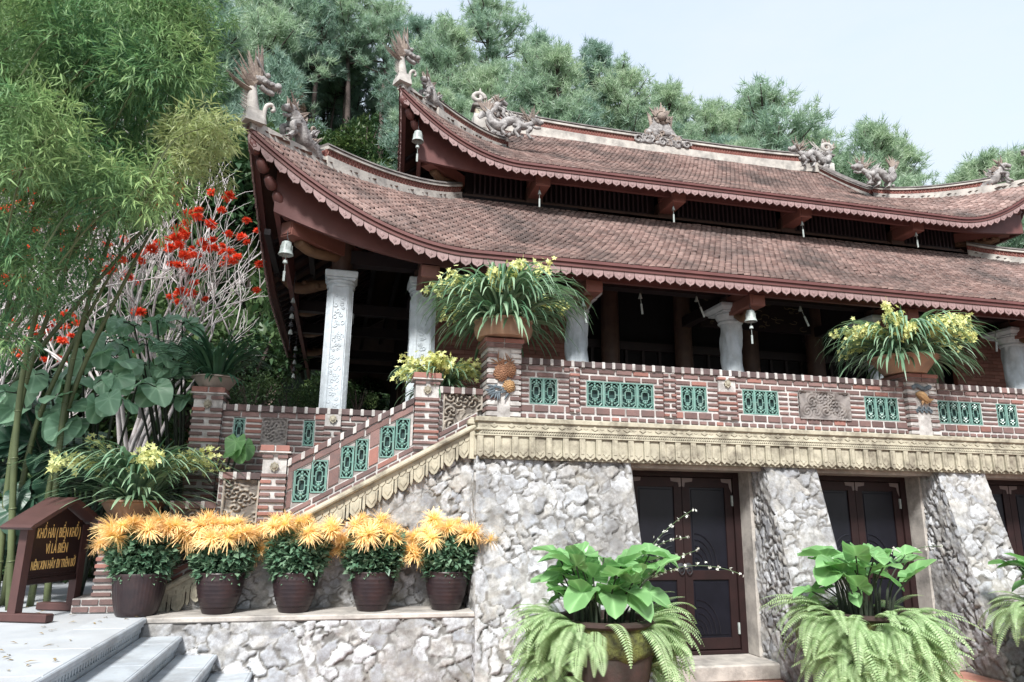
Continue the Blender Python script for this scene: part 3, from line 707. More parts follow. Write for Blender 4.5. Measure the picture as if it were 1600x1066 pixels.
ridge('main_ridge',[(2.62+9.6*i/n,YC,8.80+.16*(abs(2*i/n-1)**3)) for i in range(n+1)],.11,.42)
def hipline(rf,sx,sy,i0,i1,dz,n=14):
    r=[]
    for k in range(n+1):
        i=lerp(i0,i1,k/n); p=Vector(rf.pt(0,sx*rf.hw(0,i),i,dz)); 
        if sy>0: p.y=2*YC-p.y
        r.append(p)
    return r
for sx in (-1,1):
    for sy in (-1,1):
        ridge('hip_ridge',hipline(LR,sx,sy,.85,3.05,0),.085,.30); ridge('hip_ridge',hipline(UR,sx,sy,.62,2.15,0),.08,.28)
        m=MB(); strip(m,[[p+Vector((0,0,z))+Vector((a*.7,a*.7*sx*sy*-1,0)) for a,z in ((.07,-.05),(-.07,-.05),(-.05,.1),(.05,.1))] for p in hipline(LR,sx,sy,0,.9,0)]); m.build('hip_roll',[MT['cement']],temple); m=MB(); strip(m,[[p+Vector((0,0,z))+Vector((a*.7,a*.7*sx*sy*-1,0)) for a,z in ((.07,-.05),(-.07,-.05),(-.05,.1),(.05,.1))] for p in hipline(UR,sx,sy,0,.66,0)]); m.build('hip_roll',[MT['cement']],temple)
    # gable ridge and gable wall
    gx=XC+sx*4.5; pr=[]
    for k in range(11):
        i=lerp(2.15,3.95,k/10); q=i/UR.frun; pr.append((gx-sx*.02,YC-UR.ay+i,UR.z0+(UR.z1-UR.z0)*(UR.prof*q+(1-UR.prof)*q*q)))
    ridge('gable_ridge',pr,.085,.28); ridge('gable_ridge',[(x,2*YC-y,z) for x,y,z in pr],.085,.28)
    m=MB(); m.add([(gx-sx*.15,YC-1.85,7.3),(gx-sx*.15,YC+1.85,7.3),(gx-sx*.15,YC,8.9)],[(0,1,2)]); m.build('gable_wall',[MT['red']],temple)
# ---------------------------------------------------------------- roof ornaments
def corner_finial(base,inx,s=1.):
    """tall necked bird-dragon on the eave tip; inx = inward plan direction"""
    I=Vector((inx[0],inx[1],0)).normalized(); Z=Vector((0,0,1)); S=I.cross(Z); b=Vector(base)
    P=lambda u,z,sd=0: b+I*u*s+Z*z*s+S*sd*s
    m=MB()
    strip(m,[[P(u,z,a) for u,a in ((-w_,-w_),(w_,-w_),(w_,w_),(-w_,w_))] for w_,z in ((.13,-.06),(.12,.04),(.095,.10),(.10,.14))],0)
    neck=bez([P(.01,.08),P(-.015,.22),P(-.035,.36),P(-.045,.48),P(-.04,.58),P(-.0,.64)],6); nn=len(neck)
    m.tube(neck,[s*lerp(.09,.05,min(1,i/(nn-1)*1.15)) for i in range(nn)],10,0)
    head=bez([P(-.05,.62),P(.08,.64),P(.2,.62),P(.31,.60)],4); m.tube(head,[s*r for r in (.045,.06,.07,.072,.072,.068,.064,.06,.056,.056,.054,.05,.035)],10,1)
    m.tube(bez([P(.06,.55),P(.16,.505),P(.26,.50)],4),[s*.04]*8+[s*.025],8,1)
    for sd in (-1,1):
        m.ball(P(.13,.71,sd*.06),.038*s,1,8,5); m.tube(bez([P(.1,.71,sd*.05),P(.02,.80,sd*.07),P(-.06,.92,sd*.08)],4),[s*.018]*8+[s*.004],5,1)
    m.ball(P(.31,.645),.05*s,1,8,5)
    for k in range(6): m.ball(P(.1+.05*k,.60+.02*(k%2),.06*(-1)**k),.035*s,1,7,4); m.spike(P(.16+.035*k,.57),(0,0,-.05*s),.012*s,4,0)
    q=random.Random(3)
    for k in range(48):
        t=q.random(); a=lerp(3.0,1.45,t); ln=q.uniform(.14,.40); sd=q.uniform(-.05,.05); c=(lerp(-.07,.06,t),lerp(.42,.70,t))
        m.spike(P(c[0],c[1],sd),(I*math.cos(a)+Z*math.sin(a)+S*sd*3)*ln*s,.03*s,4,2,bend=Z*.08*s+I*q.uniform(-.06,.03)*s)
    for k in range(7): m.spike(P(-.09-.0*k,.14+.05*k),(I*-1+Z*.5)*.10*s,.025*s,4,0)
    m.tube(bez([P(.17,.0),P(.15,.14),P(.17,.28),P(.24,.33),P(.28,.27),P(.24,.23)],6),[s*.03]*20+[s*.024]*10+[s*.01],8,0)
    m.build('corner_finial',[MT['ornpale'],MT['orn'],MT['orn2']],temple,True,50)
def clump_dragon(base,fwd,s=1.,seed=1):
    """rearing dragon on a hip: coiled foot, upright chest, head with flame mane"""
    F=Vector((fwd[0],fwd[1],0)).normalized(); Z=Vector((0,0,1)); S=F.cross(Z); b=Vector(base); P=lambda u,z,sd=0: b+F*u*s+Z*z*s+S*sd*s
    q=random.Random(seed); m=MB()
    body=bez([P(.5,-.12),P(.36,.02),P(.2,.05),P(.1,.18),P(.0,.34),P(-.1,.44)],6); n_=len(body)
    m.tube(body,[s*(.05+.085*math.sin(PI*(.15+.75*i/(n_-1)))) for i in range(n_)],10,0)
    for k in range(0,n_,2): m.spike(body[k]+Z*.07*s,(F*.5+Z*.6+S*q.uniform(-.3,.3))*.16*s,.03*s,5,0,bend=F*.04*s)
    head=bez([P(-.06,.46),P(-.16,.46),P(-.28,.40)],5); m.tube(head,[s*r for r in (.07,.08,.085,.085,.08,.075,.07,.065,.06,.055,.045)],8,0)
    m.tube(bez([P(-.1,.38),P(-.18,.33),P(-.26,.31)],4),s*.03,6,0)
    for k in range(18):
        a=q.uniform(.5,2.6); sd=q.uniform(-.8,.8); m.spike(P(-.05+q.uniform(-.08,.1),.46+q.uniform(-.1,.08),sd*.06),(F*math.cos(a)+Z*math.sin(a)+S*sd*.6)*q.uniform(.14,.28)*s,.026*s,5,1,bend=F*q.uniform(-.05,.08)*s)
    for k in range(14): m.ball(P(q.uniform(-.15,.4),q.uniform(-.05,.35),q.uniform(-.09,.09)),q.uniform(.035,.075)*s,0,8,5)
    for k in range(12):                                # curling cloud and mane scrolls
        cu,cz,sd=q.uniform(-.15,.38),q.uniform(0,.62),q.uniform(-.12,.12); R0=q.uniform(.05,.09); t0=q.uniform(0,6); sg=q.choice((-1,1)); cz*=1-max(0,cu)*1.6
        m.tube([P(cu+R0*(1-.065*j)*math.cos(t0+sg*j*.6),cz+R0*(1-.065*j)*math.sin(t0+sg*j*.6),sd+.002*j) for j in range(12)],[s*.022]*10+[s*.012]*2,5,k%2)
    for k in range(16): m.spike(P(q.uniform(-.12,.35),q.uniform(.1,.5)*.8,q.uniform(-.1,.1)),(F*q.uniform(-.2,.7)+Z*q.uniform(.4,1)+S*q.uniform(-.4,.4))*q.uniform(.1,.2)*s,.03*s,5,k%2,bend=F*q.uniform(-.04,.06)*s)
    for sd in (-1,1):
        m.tube(bez([P(-.02,.25,sd*.08),P(-.16,.17,sd*.12),P(-.14,.04,sd*.12),P(-.22,-.06,sd*.12)],4),[s*.05]*8+[s*.035]*5,7,0)
        for k in (-1,0,1): m.spike(P(-.22,-.06,sd*.12+k*.03),(F*-1-Z*.4+S*k*.4)*.08*s,.016*s,4,0)
        for k in range(7): m.spike(P(q.uniform(0,.4),q.uniform(.02,.2),sd*.1),(F*q.uniform(.1,.7)+Z*q.uniform(.5,1))*.16*s,.028*s,5,k%2,bend=F*.05*s)
    m.build('hip_dragon',[MT['orn'],MT['orn2']],temple,True,50)
def ridge_dragon(base,fx,s=1.,seed=2,name='ridge_dragon'):
    """long dragon crawling along the ridge towards its middle"""
    F=Vector((fx,0,0)); Z=Vector((0,0,1)); S=Vector((0,-1,0)); b=Vector(base); P=lambda u,z,sd=0: b+F*u*s+Z*z*s+S*sd*s
    q=random.Random(seed); m=MB()
    body=bez([P(-.62,.62,-.05),P(-.55,.45),P(-.5,.25,.08),P(-.32,.12,.12),P(-.15,.28,.1),P(.05,.34,.08),P(.2,.2,.12),P(.36,.26,.1),P(.5,.38,.06)],6); n_=len(body)
    m.tube(body,[s*(.035+.075*math.sin(PI*min(1,.12+.8*i/(n_-1)))) for i in range(n_)],10,0)
    for k in range(0,n_,2): m.spike(body[k]+Z*.06*s,(-F*.5+Z+S*q.uniform(-.3,.3))*q.uniform(.12,.26)*s,.028*s,5,0,bend=-F*.06*s)
    head=bez([P(.44,.38,.06),P(.56,.42,.06),P(.7,.36,.06)],5); m.tube(head,[s*r for r in (.08,.1,.105,.105,.1,.095,.085,.075,.07,.065,.055)],9,0)
    m.tube(bez([P(.48,.27,.06),P(.58,.24,.06),P(.68,.26,.06)],4),s*.035,6,0)
    m.ball(P(.71,.4,.06),.05*s,0,8,5)
    for sd in (-1,1): m.ball(P(.55,.5,.06+.07*sd),.04*s,0,8,5)
    for k in range(26):
        a=q.uniform(.7,3.3); sd=q.uniform(-1,1); m.spike(P(.42+q.uniform(-.06,.08),.38+q.uniform(-.08,.08),.06+sd*.07),(F*math.cos(a)+Z*math.sin(a)+S*sd*.5)*q.uniform(.18,.36)*s,.024*s,5,1,bend=Z*q.uniform(-.03,.08)*s)
    for k in range(16): # broad tail plume
        a=lerp(1.1,2.5,k/15); m.spike(P(-.6,.5),(F*math.cos(a)+Z*math.sin(a))*q.uniform(.25,.45)*s,.035*s,5,1,bend=F*.06*s)
    for u in (-.3,.02,.3):
        m.tube(bez([P(u,.22,.1),P(u+.1,.12,.2),P(u+.02,.0,.2),P(u+.1,-.14,.22)],4),[s*.055]*8+[s*.035]*5,7,0)
        for k in (-1,0,1): m.spike(P(u+.1,-.13,.22+k*.03),(F-Z*.4+S*k*.4)*.1*s,.018*s,4,0)
    for k in range(14): m.ball(P(q.uniform(-.5,.4),q.uniform(-.05,.25),q.uniform(.0,.15)),q.uniform(.04,.085)*s,0,8,5)
    m.build(name,[MT['orn'],MT['orn2']],temple,True,50)
def sun_jewel(b):
    b=Vector(b); m=MB(); q=random.Random(5)
    for k in range(44):
        u=q.uniform(-.62,.62); zt=.40*(1-(abs(u)/.68)**1.3); z=q.uniform(-.15,max(zt,-.05)); r=q.uniform(.05,.10); m.ball(b+Vector((u,-.06-q.uniform(0,.06),z)),r,0,9,6,(1.15,.7,.8))
    for u,r in ((-.66,.12),(.66,.12),(-.42,.1),(.42,.1),(0,.13)):   # cloud scrolls
        m.tube([b+Vector((u+r*(1-.06*j)*math.cos(j*.55),-.15,-.1+r*(1-.06*j)*math.sin(j*.55)+.05)) for j in range(14)],[.03]*14,6,0)
    strip(m,[[b+Vector((x*w_,y*.09,z)) for x,y in ((-1,-1),(1,-1),(1,1),(-1,1))] for w_,z in ((.72,-.25),(.66,0),(.4,.25),(.22,.5),(.18,.7))],0)
    c=b+Vector((0,-.08,.66)); m.ball(c+Vector((0,-.05,0)),.12,1,14,8)
    for k in range(40):
        a=2*PI*k/40+q.uniform(-.05,.05); r0=.14; ln=q.uniform(.07,.17)*(1.25 if math.sin(a)>.4 else .85); d=Vector((math.cos(a),0,math.sin(a)))
        m.spike(c+d*r0+Vector((0,q.uniform(-.04,.05),0)),d*ln+Vector((0,0,.04)),.05,5,1,bend=Vector((q.uniform(-.07,.07),0,.04)))
    for k in range(26):
        cu=q.uniform(-.5,.5); cz=q.uniform(-.1,.62)*(1-abs(cu)/.62); R0=q.uniform(.05,.10); t0=q.uniform(0,6); sg=q.choice((-1,1))
        m.tube([b+Vector((cu+R0*(1-.065*j)*math.cos(t0+sg*j*.6),-.13,cz+R0*(1-.065*j)*math.sin(t0+sg*j*.6))) for j in range(12)],[.026]*12,5,k%2)
    for sg in (-1,1):
        for k in range(7): m.spike(b+Vector((sg*(.2+.01*k),-.05,.3+.06*k)),Vector((sg*.10,0,.08)),.045,5,1,bend=Vector((0,0,.05)))
    m.build('ridge_jewel',[MT['orn'],MT['orn2']],temple,True,50)
def ridge_end_box(x,sx):
    m=MB(); y=YC
    m.box(x-.16,x+.16,y-.16,y+.16,8.75,9.12,0,bev=.02); m.box(x-.12,x+.12,y-.12,y+.12,9.12,9.3,1); m.box(x-.2,x+.2,y-.18,y+.18,9.3,9.36,2,bev=.01); m.box(x-.15,x+.15,y-.14,y+.14,9.36,9.40,2)
    q=random.Random(2)
    m.tube([Vector((x+sx*.05+.17*(1-.05*j)*math.cos(j*.5),y-.05,9.58+.14*(1-.05*j)*math.sin(j*.5))) for j in range(16)],[.055]*16,8,0)
    m.spike((x,y,9.62),(0,0,.26),.07,6,0)
    for k in range(16): m.spike((x-sx*.1+q.uniform(-.1,.1),y+q.uniform(-.06,.06),9.45),(-sx*q.uniform(.1,.5),0,q.uniform(-.25,.3)),.035,5,0,bend=(0,0,.05))
    m.build('ridge_end_finial',[MT['ornpale'],MT['cream'],MT['coping']],temple,True,50)
for sx in (-1,1):
    for rf,s in ((LR,.95),(UR,.92)):
        for sy in (-1,1):
            p=Vector(rf.pt(0,sx*rf.hw(0,0.03),.03,.1)); q=Vector(rf.pt(0,sx*rf.hw(0,.5),.5,.16))
            if sy>0: p.y=2*YC-p.y; q.y=2*YC-q.y
            corner_finial(p,(-sx*.9,-sy*.45),s); clump_dragon(q,(-sx,-sy),.88 if rf is LR else .78,3+sx+sy)
    ridge_dragon((XC+sx*4.38,13.05,7.55),-sx,.88,11); ridge_end_box(XC+sx*4.7,sx)
    if sx>0: ridge_dragon((XC+sx*4.25,YC-.05,9.0),-sx,.95,7)
    else: clump_dragon((XC+sx*4.3,YC-.1,9.1),(-1,0),.9,8)
sun_jewel((7.36,YC,9.08))
# ---------------------------------------------------------------- brick balustrades with glazed grilles
BR=[MT['mortar'],MT['brick'],MT['brickr']]; BRC=[MT['mortar'],MT['brickcap'],MT['brick']]
def shear(k,x0): return Matrix(((1,0,0,0),(0,1,0,0),(k,0,1,-k*x0),(0,0,0,1)))
def cap(mb,x0,x1,zt,yf,d,M=None,h=.075):
    """coping of bricks on edge with raised white joints"""
    n=max(1,round((x1-x0)/.135)); L=(x1-x0)/n; q=random.Random(int(x0*50))
    for i in range(n):
        a=x0+i*L; zz=q.uniform(-.004,.004)
        mb.box(a+.038,a+L,yf-.022+q.uniform(-.004,.004),yf+d,zt-h,zt+zz,1 if q.random()<.8 else 2,M,bev=.006)
        mb.box(a,a+.038,yf-.026,yf+d,zt-h-.004,zt+.004,0,M,bev=.004)
def grille(parent,x0,x1,z0,z1,y,n,M=None):
    m=MB(); L=(x1-x0)/n; zc=(z0+z1)/2; H=z1-z0
    m.box(x0,x1,y+.05,y+.06,z0,z1,1,M)  # added back plate, its dark colour replacing the shade seen through the openwork
    T=lambda p: (M@Vector(p)) if M is not None else Vector(p)
    for i in range(n):
        a=x0+i*L; b=a+L; c=(a+b)/2; r=L*.27
        m.box(a,a+.012,y,y+.04,z0,z1,0,M); m.box(b-.012,b,y,y+.04,z0,z1,0,M); m.box(a+.012,b-.012,y,y+.04,z0,z0+.016,0,M); m.box(a+.012,b-.012,y,y+.04,z1-.016,z1,0,M)
        tb=lambda P,rad=.0075: m.tube([T((x,y+.012,z)) for x,z in P],rad,5)
        for (hh,w_) in ((H*.47,L*.40),(H*.17,L*.2)):
            tb([(c-w_*.55,zc+hh),(c-w_,zc+hh*.75),(c-w_,zc-hh*.75),(c-w_*.55,zc-hh),(c+w_*.55,zc-hh),(c+w_,zc-hh*.75),(c+w_,zc+hh*.75),(c+w_*.55,zc+hh),(c-w_*.55,zc+hh)])
        tb([(a,zc),(c-L*.2,zc)]); tb([(c+L*.2,zc),(b,zc)]); 
        for s in (-1,1):
            tb([(c,zc+s*H*.17),(c,zc+s*H*.48)],.008)
            for (dx,dz,rr) in ((0,.27,.021),(-.16,.33,.014),(.16,.33,.014),(0,.39,.016),(-.12,.22,.012),(.12,.22,.012)):
                p=T((c+dx*L,y+.012,zc+s*H*dz)); m.ball(p,rr,0,7,4)
            tb([(c-L*.4,zc+s*H*.25),(c-L*.16,zc+s*H*.33)],.006); tb([(c+L*.4,zc+s*H*.25),(c+L*.16,zc+s*H*.33)],.006)
    return m.build('glazed_grille',[MT['green'],MT['grilleshade']],parent)
def boss(mb,x,y,z,r=.05,m=3):
    mb.prism([(x-r,z),(x,z-r*1.15),(x+r,z),(x,z+r*1.15)],y-.02,y,m); mb.ball((x,y-.02,z),r*.62,m,10,6,(1,.6,1))
    for k in range(4): a=PI/4+k*PI/2; mb.ball((x+r*.75*math.cos(a),y-.012,z+r*.75*math.sin(a)),r*.28,m,6,4)
def pillar(parent,x0,x1,z0,z1,yf,d,bossz=None,name='pillar',capn=True,rh=.067):
    m=MB(); w_=x1-x0; q=random.Random(int(x0*90)); n=max(1,round((z1-z0)/rh)); rr=(z1-z0)/n
    m.box(x0+.012,x1-.012,yf+.01,yf+d,z0,z1,0)
    for j in range(n):
        z=z0+j*rr
        if j%2: segs=[(x0,x1)]
        else: segs=[(x0,x0+w_*.42),(x0+w_*.58,x1)]
        if bossz and abs(z+rr/2-bossz)<.06: continue
        for a,b in segs: m.box(a+q.uniform(0,.006),b-q.uniform(0,.006),yf-.012-q.uniform(0,.006),yf+d+.004,z+.012,z+rr-.019,1 if q.random()<.82 else 2,None,bev=.005)
    if bossz: boss(m,(x0+x1)/2,yf-.0,bossz)
    if capn:
        m.box(x0-.03,x1+.03,yf-.04,yf+d+.03,z1-.0,z1+.018,0,bev=.004)
        for k in range(2): m.box(x0-.024+k*(w_+.048)/2+.004,x0-.024+(k+1)*(w_+.048)/2-.016,yf-.036,yf+d+.02,z1+.018,z1+.085,2,bev=.006)
        m.box(x0+.05,x1-.05,yf-.02,yf+d,z1+.018,z1+.08,0)
    return m.build(name,BR+[MT['cream']],parent)
def relief_panel(parent,x0,x1,z0,z1,y,seed,M=None,kind=0,name='relief_panel'):
    """carved plaque: modelled height field of scrolls inside a scalloped rim"""
    W=x1-x0;H=z1-z0;nu=int(W/.011);nv=int(H/.011);g=random.Random(seed);V=[]
    sw=[(g.uniform(.15,.85)*W,g.uniform(.15,.85)*H,g.uniform(.05,.10),g.uniform(0,6),g.choice((-1,1))) for _ in range(int(3+W*H*60))]
    for j in range(nv+1):
        for i in range(nu+1):
            u=W*i/nu; v=H*j/nv; h=.35*mnoise.noise((u*16,v*16,seed))
            for (cx,cz,rr,ph,sg) in sw:
                dx,dz=u-cx,v-cz; r=math.hypot(dx,dz)
                if r<rr*1.5: h+=math.cos(r*150+sg*math.atan2(dz,dx)*2+ph)*.7*max(0,1-r/(rr*1.5))
            if kind==1: 
                c=abs(u-W/2)/W; h+=.8*math.cos(c*14)*math.cos((v/H-.5)*6)
            e=min(u,W-u,v,H-v); 
            if e<.022: h=1.0+.25*math.sin((u+v)*95)
            V.append((x0+u,y-.020*max(-1,min(h,1.5)),z0+v))
    idx=np.arange((nu+1)*(nv+1)).reshape(nv+1,nu+1); F=np.stack([idx[:-1,:-1],idx[:-1,1:],idx[1:,1:],idx[1:,:-1]],-1).reshape(-1,4)
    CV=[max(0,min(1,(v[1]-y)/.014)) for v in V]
    return mesh_np(name,V,F,MT['relief'],parent,True,attrs={'recess_shade':CV})
MT['grilleshade']=mat('grille_shade_plate',(.02,.05,.045),(.012,.03,.03),rough=.5,bump=0)  # plate colour paints the dark behind the open grilles
# --- terrace balustrade along the front
bal=thing('terrace_balustrade','long brick balustrade with green glazed grilles along the terrace edge','balustrade',(1.6,8.4,1.09))
YF,BD=8.34,.2; Z0,Z1=1.09,1.835; GZ0,GZ1=1.275,1.60
X=lambda px: at(px,620,YF).x
ops=[(828,871,2),(917,1022,4),(1065,1105,2),(1161,1216,3),(1248,1325,'r'),(1351,1402,3),(1464,1531,4),(1555,1586,2)]
segs=[(X(a),X(b),t) for a,b,t in ops]
segs+=[(11.75,12.35,3),(12.6,13.3,'r'),(13.5,14.2,4),(14.5,14.9,2)]
m=MB(); xe=15.2; xs0=2.06
brickrows(m,xs0,xe,Z0,Z0+.075,YF-.012,BD,.075,.12,.03); brickrows(m,xs0,xe,Z0+.075,GZ0,YF,BD,.1,.2,.03)
brickrows(m,xs0,xe,GZ1,Z1-.075,YF,BD,.08,.23,.027)
prev=xs0
for a,b,t in segs+[(xe,xe,0)]:
    brickrows(m,prev,a,GZ0,GZ1,YF+.003,BD-.003,.063,.13 if a-prev<.2 else .2,.03,stagger=False); prev=b
m.build('brick_body',BR,bal)
m=MB(); cap(m,xs0,xe,Z1,YF,BD); m.build('coping',BRC,bal)
for k,(a,b,t) in enumerate(segs):
    if t=='r': relief_panel(bal,a-.012,b+.012,GZ0-.03,GZ1+.03,YF+.0,20+k,None,1)
    else: grille(bal,a,b,GZ0,GZ1,YF+.01,t)
for a,b,bz in ((889,905,0),(1036,1055,0),(1121,1150,1.655)):
    pillar(bal,X(a),X(b),Z0+.09,Z1-.08,YF-.03,.1,bz or None,capn=False)
for a,b in ((11.3,11.5),(12.42,12.56),(13.33,13.46)): pillar(bal,a,b,Z0+.09,Z1-.08,YF-.03,.1,None,capn=False)
# corner pillar with its pine-cone relief, and the pillar further right
def big_pillar(x0,x1,z1,relief):
    m=MB(); n=13; q=random.Random(int(x0*10)); rr=(z1-Z0)/n
    m.box(x0+.02,x1-.02,8.28,8.7,Z0,z1,0)
    for j in range(n):
        z=Z0+j*rr
        for (a,b) in ((x0,x0+.13),(x1-.13,x1)):
            m.box(a,b,8.268-q.uniform(0,.006),8.70,z+.008,z+rr-.01,1 if j%2 and q.random()<.8 else 0,None,bev=.005)
    for k,(ov,h) in enumerate(((.02,.05),(.04,.07))):
        zz=z1+.06*k
        for i in range(2):
            w_=(x1-x0+2*ov)/2; m.box(x0-ov+i*w_,x0-ov+(i+1)*w_-.014,8.25-ov*.5,8.72,zz,zz+.052,2 if k else 1,bev=.006)
        m.box(x0-ov+.02,x1+ov-.02,8.27-ov*.5,8.70,zz-.005,zz+.055,0)
    p=m.build('pillar',BR,bal)
    q=random.Random(4); xm=(x0+x1)/2
    if relief=='cone':
        for (cx,cz,rx,rz,nn) in ((xm-.04,1.62,.085,.10,60),(xm+.07,1.66,.07,.09,46),(xm+.06,1.46,.07,.075,40)):
            m=MB()
            for k in range(nn):
                a=k*2.4; r=math.sqrt(k/nn); px_,pz_=cx+rx*r*math.cos(a),cz+rz*r*math.sin(a); m.ball((px_,8.262-.05*(1-r*r),pz_),.019,0,6,4,(1,1,.75))
            m.build('cone_relief',[MT['pine_relief'] if cz>1.5 else MT['ochre']],p)
        m=MB()
        for k in range(26): a=q.uniform(0,PI); m.spike((xm+q.uniform(-.1,.1),8.268,1.72+q.uniform(-.03,.06)),(math.cos(a)*.12,-.02,math.sin(a)*.12),.009,4)
        m.build('needle_relief',[MT['pine_relief']],p)
        m=MB()
        for k in range(16): a=-PI+q.uniform(-.3,1.6); m.spike((xm+q.uniform(-.14,.06),8.266,1.42+q.uniform(-.05,.04)),(math.cos(a)*.12,-.025,math.sin(a)*.1),.02,5)
        m.build('leaf_relief',[MT['bluegrey']],p)
    else:
        m=MB(); 
        for k in range(9): m.ball((xm-.13+.033*k,8.262,1.75+.02*math.sin(k*.9)),.036,0,8,5,(1,.6,.9))
        m.build('cloud_relief',[MT['bluegrey']],p)
        m=MB(); pts=bez([(xm-.1,8.262,1.66),(xm-.03,8.25,1.64),(xm+.03,8.24,1.58),(xm+.11,8.255,1.55)],5); m.tube(pts,[.02,.03,.04,.05,.055,.06,.06,.06,.055,.05,.045,.04,.035,.03,.02,.015],8)
        for k in range(9): m.spike((xm+q.uniform(-.02,.1),8.25,1.57),(q.uniform(-.07,.09),-.02,q.uniform(-.1,.05)),.02,5)
        m.build('bird_relief',[MT['ochre']],p)
        m=MB()
        for k in range(7): m.tube([(xm-.11+.037*k+.02*math.cos(j*.7)*(1-j*.05),8.262,1.42+.03*(k%2)+.03*math.sin(j*.7)*(1-j*.05)) for j in range(9)],.011,5)
        m.build('wave_relief',[MT['bluegrey']],p)
big_pillar(1.66,2.08,1.93,'cone'); big_pillar(X(1412),X(1457),1.83,'bird')
# --- stair with its sloping balustrade on the left
st=thing('brick_staircase','brick staircase with stepped pillars and a cream moulded stringer rising to the terrace','staircase',(0,8.7,PATH))
SK=.56; zs=lambda x: 1.00+SK*(x-1.58); YS=8.5
S=shear(SK,0); 
rubble('stone_flank',(-1.95,YS+.05,PATH),(1.66,YS+.05,PATH),(1.66,YS+.05,zs(1.66)-.1),(-1.95,YS+.05,PATH+.06),.16,.016,.045,st,8)
m=MB(); x=-2.25
zz=lambda xx:zs(xx)
def srect(mb,x0,x1,y0,y1,a,b,mi=0): mb.box(x0,x1,y0,y1,a+zs(0),b+zs(0),mi,S)
srect(m,-1.95,1.62,YS-.075,YS+.2,-.035,.02); 
m.tube([(-1.95,YS-.07,zs(-1.95)-.005),(1.60,YS-.07,zs(1.60)-.005)],.034,10)
srect(m,-1.95,1.6,YS-.045,YS+.2,-.09,-.035); srect(m,-1.95,1.6,YS-.02,YS+.2,-.16,-.09)
x=-1.93
while x<1.56:                                  # lace edge and hanging petals
    z=zs(x)-.09; m.prism([(x,z+.02),(x+.005,z-.035),(x+.035,z-.05+SK*.035),(x+.065,z-.03+SK*.065),(x+.07,z+.02+SK*.07)],YS-.04,YS-.015)
    x+=.075
x=-1.88
while x<1.52:
    z=zs(x)-.16; w_=.062; sl=lambda dx:SK*dx
    m.prism([(x-w_,z+.04-sl(w_)),(x-w_,z-.10-sl(w_)*.4),(x-w_*.5,z-.15),(x,z-.165),(x+w_*.5,z-.14),(x+w_,z-.09+sl(w_)*.4),(x+w_,z+.04+sl(w_))],YS-.03,YS+.03)
    m.prism([(x-w_*.6,z-.0-sl(w_*.6)),(x-w_*.6,z-.07),(x,z-.12),(x+w_*.6,z-.06),(x+w_*.6,z+.0+sl(w_*.6))],YS-.04,YS-.03)
    m.prism([(x+.075,z+.04+sl(.075)),(x+.075,z-.07),(x+.09,z-.1),(x+.105,z-.06),(x+.105,z+.04+sl(.105))],YS-.035,YS+.03)
    x+=.175
m.box(1.5,1.60,YS-.08,YS+.3,.60,1.09); m.box(1.47,1.61,YS-.11,YS+.3,1.0,1.06,bev=.01)
m.build('stringer',[MT['cream']],st)
m=MB(); b0=zs(0)
brickrows(m,-1.9,1.6,b0+.02,b0+.075,YS-.01,.2,.055,.13,.02,S); brickrows(m,-1.9,1.6,b0+.075,b0+.155,YS,.2,.08,.24,.022,S)
P2=(.83,1.13); P3=(-.83,-.55)
xa,xb=P3[1],P2[0]; G0,G1=b0+.16,b0+.55
bays=[(xa+.07,xa+.44),(xa+.57,xa+.88),(xa+1.0,xb-.03)]
prev=xa
for a,b in bays+[(xb,xb)]:
    brickrows(m,prev,a,G0,G1+.03,YS+.003,.2,.19,.1,.02,S,stagger=False); prev=b
brickrows(m,xa,xb,G1,G1+.10,YS-.002,.2,.1,.3,.022,S)
m.build('brick_body',BR,st)
for a,b in bays:
    h=(b-a)/2
    for k in range(2):
        p,q=a+k*h+.006,a+(k+1)*h-.006; zb=G0+SK*((p+q)/2)+.012
        grille(st,p,q,zb,zb+.365,YS+.004,1)
        m=MB(); m.box(p-.006,q+.006,YS+.016,YS+.1,zb-.07,zb-.002); m.box(p-.006,q+.006,YS+.016,YS+.1,zb+.367,zb+.45); m.box(p-.005,q+.005,YS+.066,YS+.1,zb-.002,zb+.367)
        m.build('grille_surround',[MT['mortard']],st)
m=MB(); cap(m,xa,xb,G1+.175,YS,.2,S); m.build('coping',BRC,st)
pillar(st,P2[0],P2[1],zs(.83)+.1,1.52,YS-.03,.26,1.40); pillar(st,P3[0],P3[1],zs(-.83)+.05,.60,YS-.03,.26,.45)
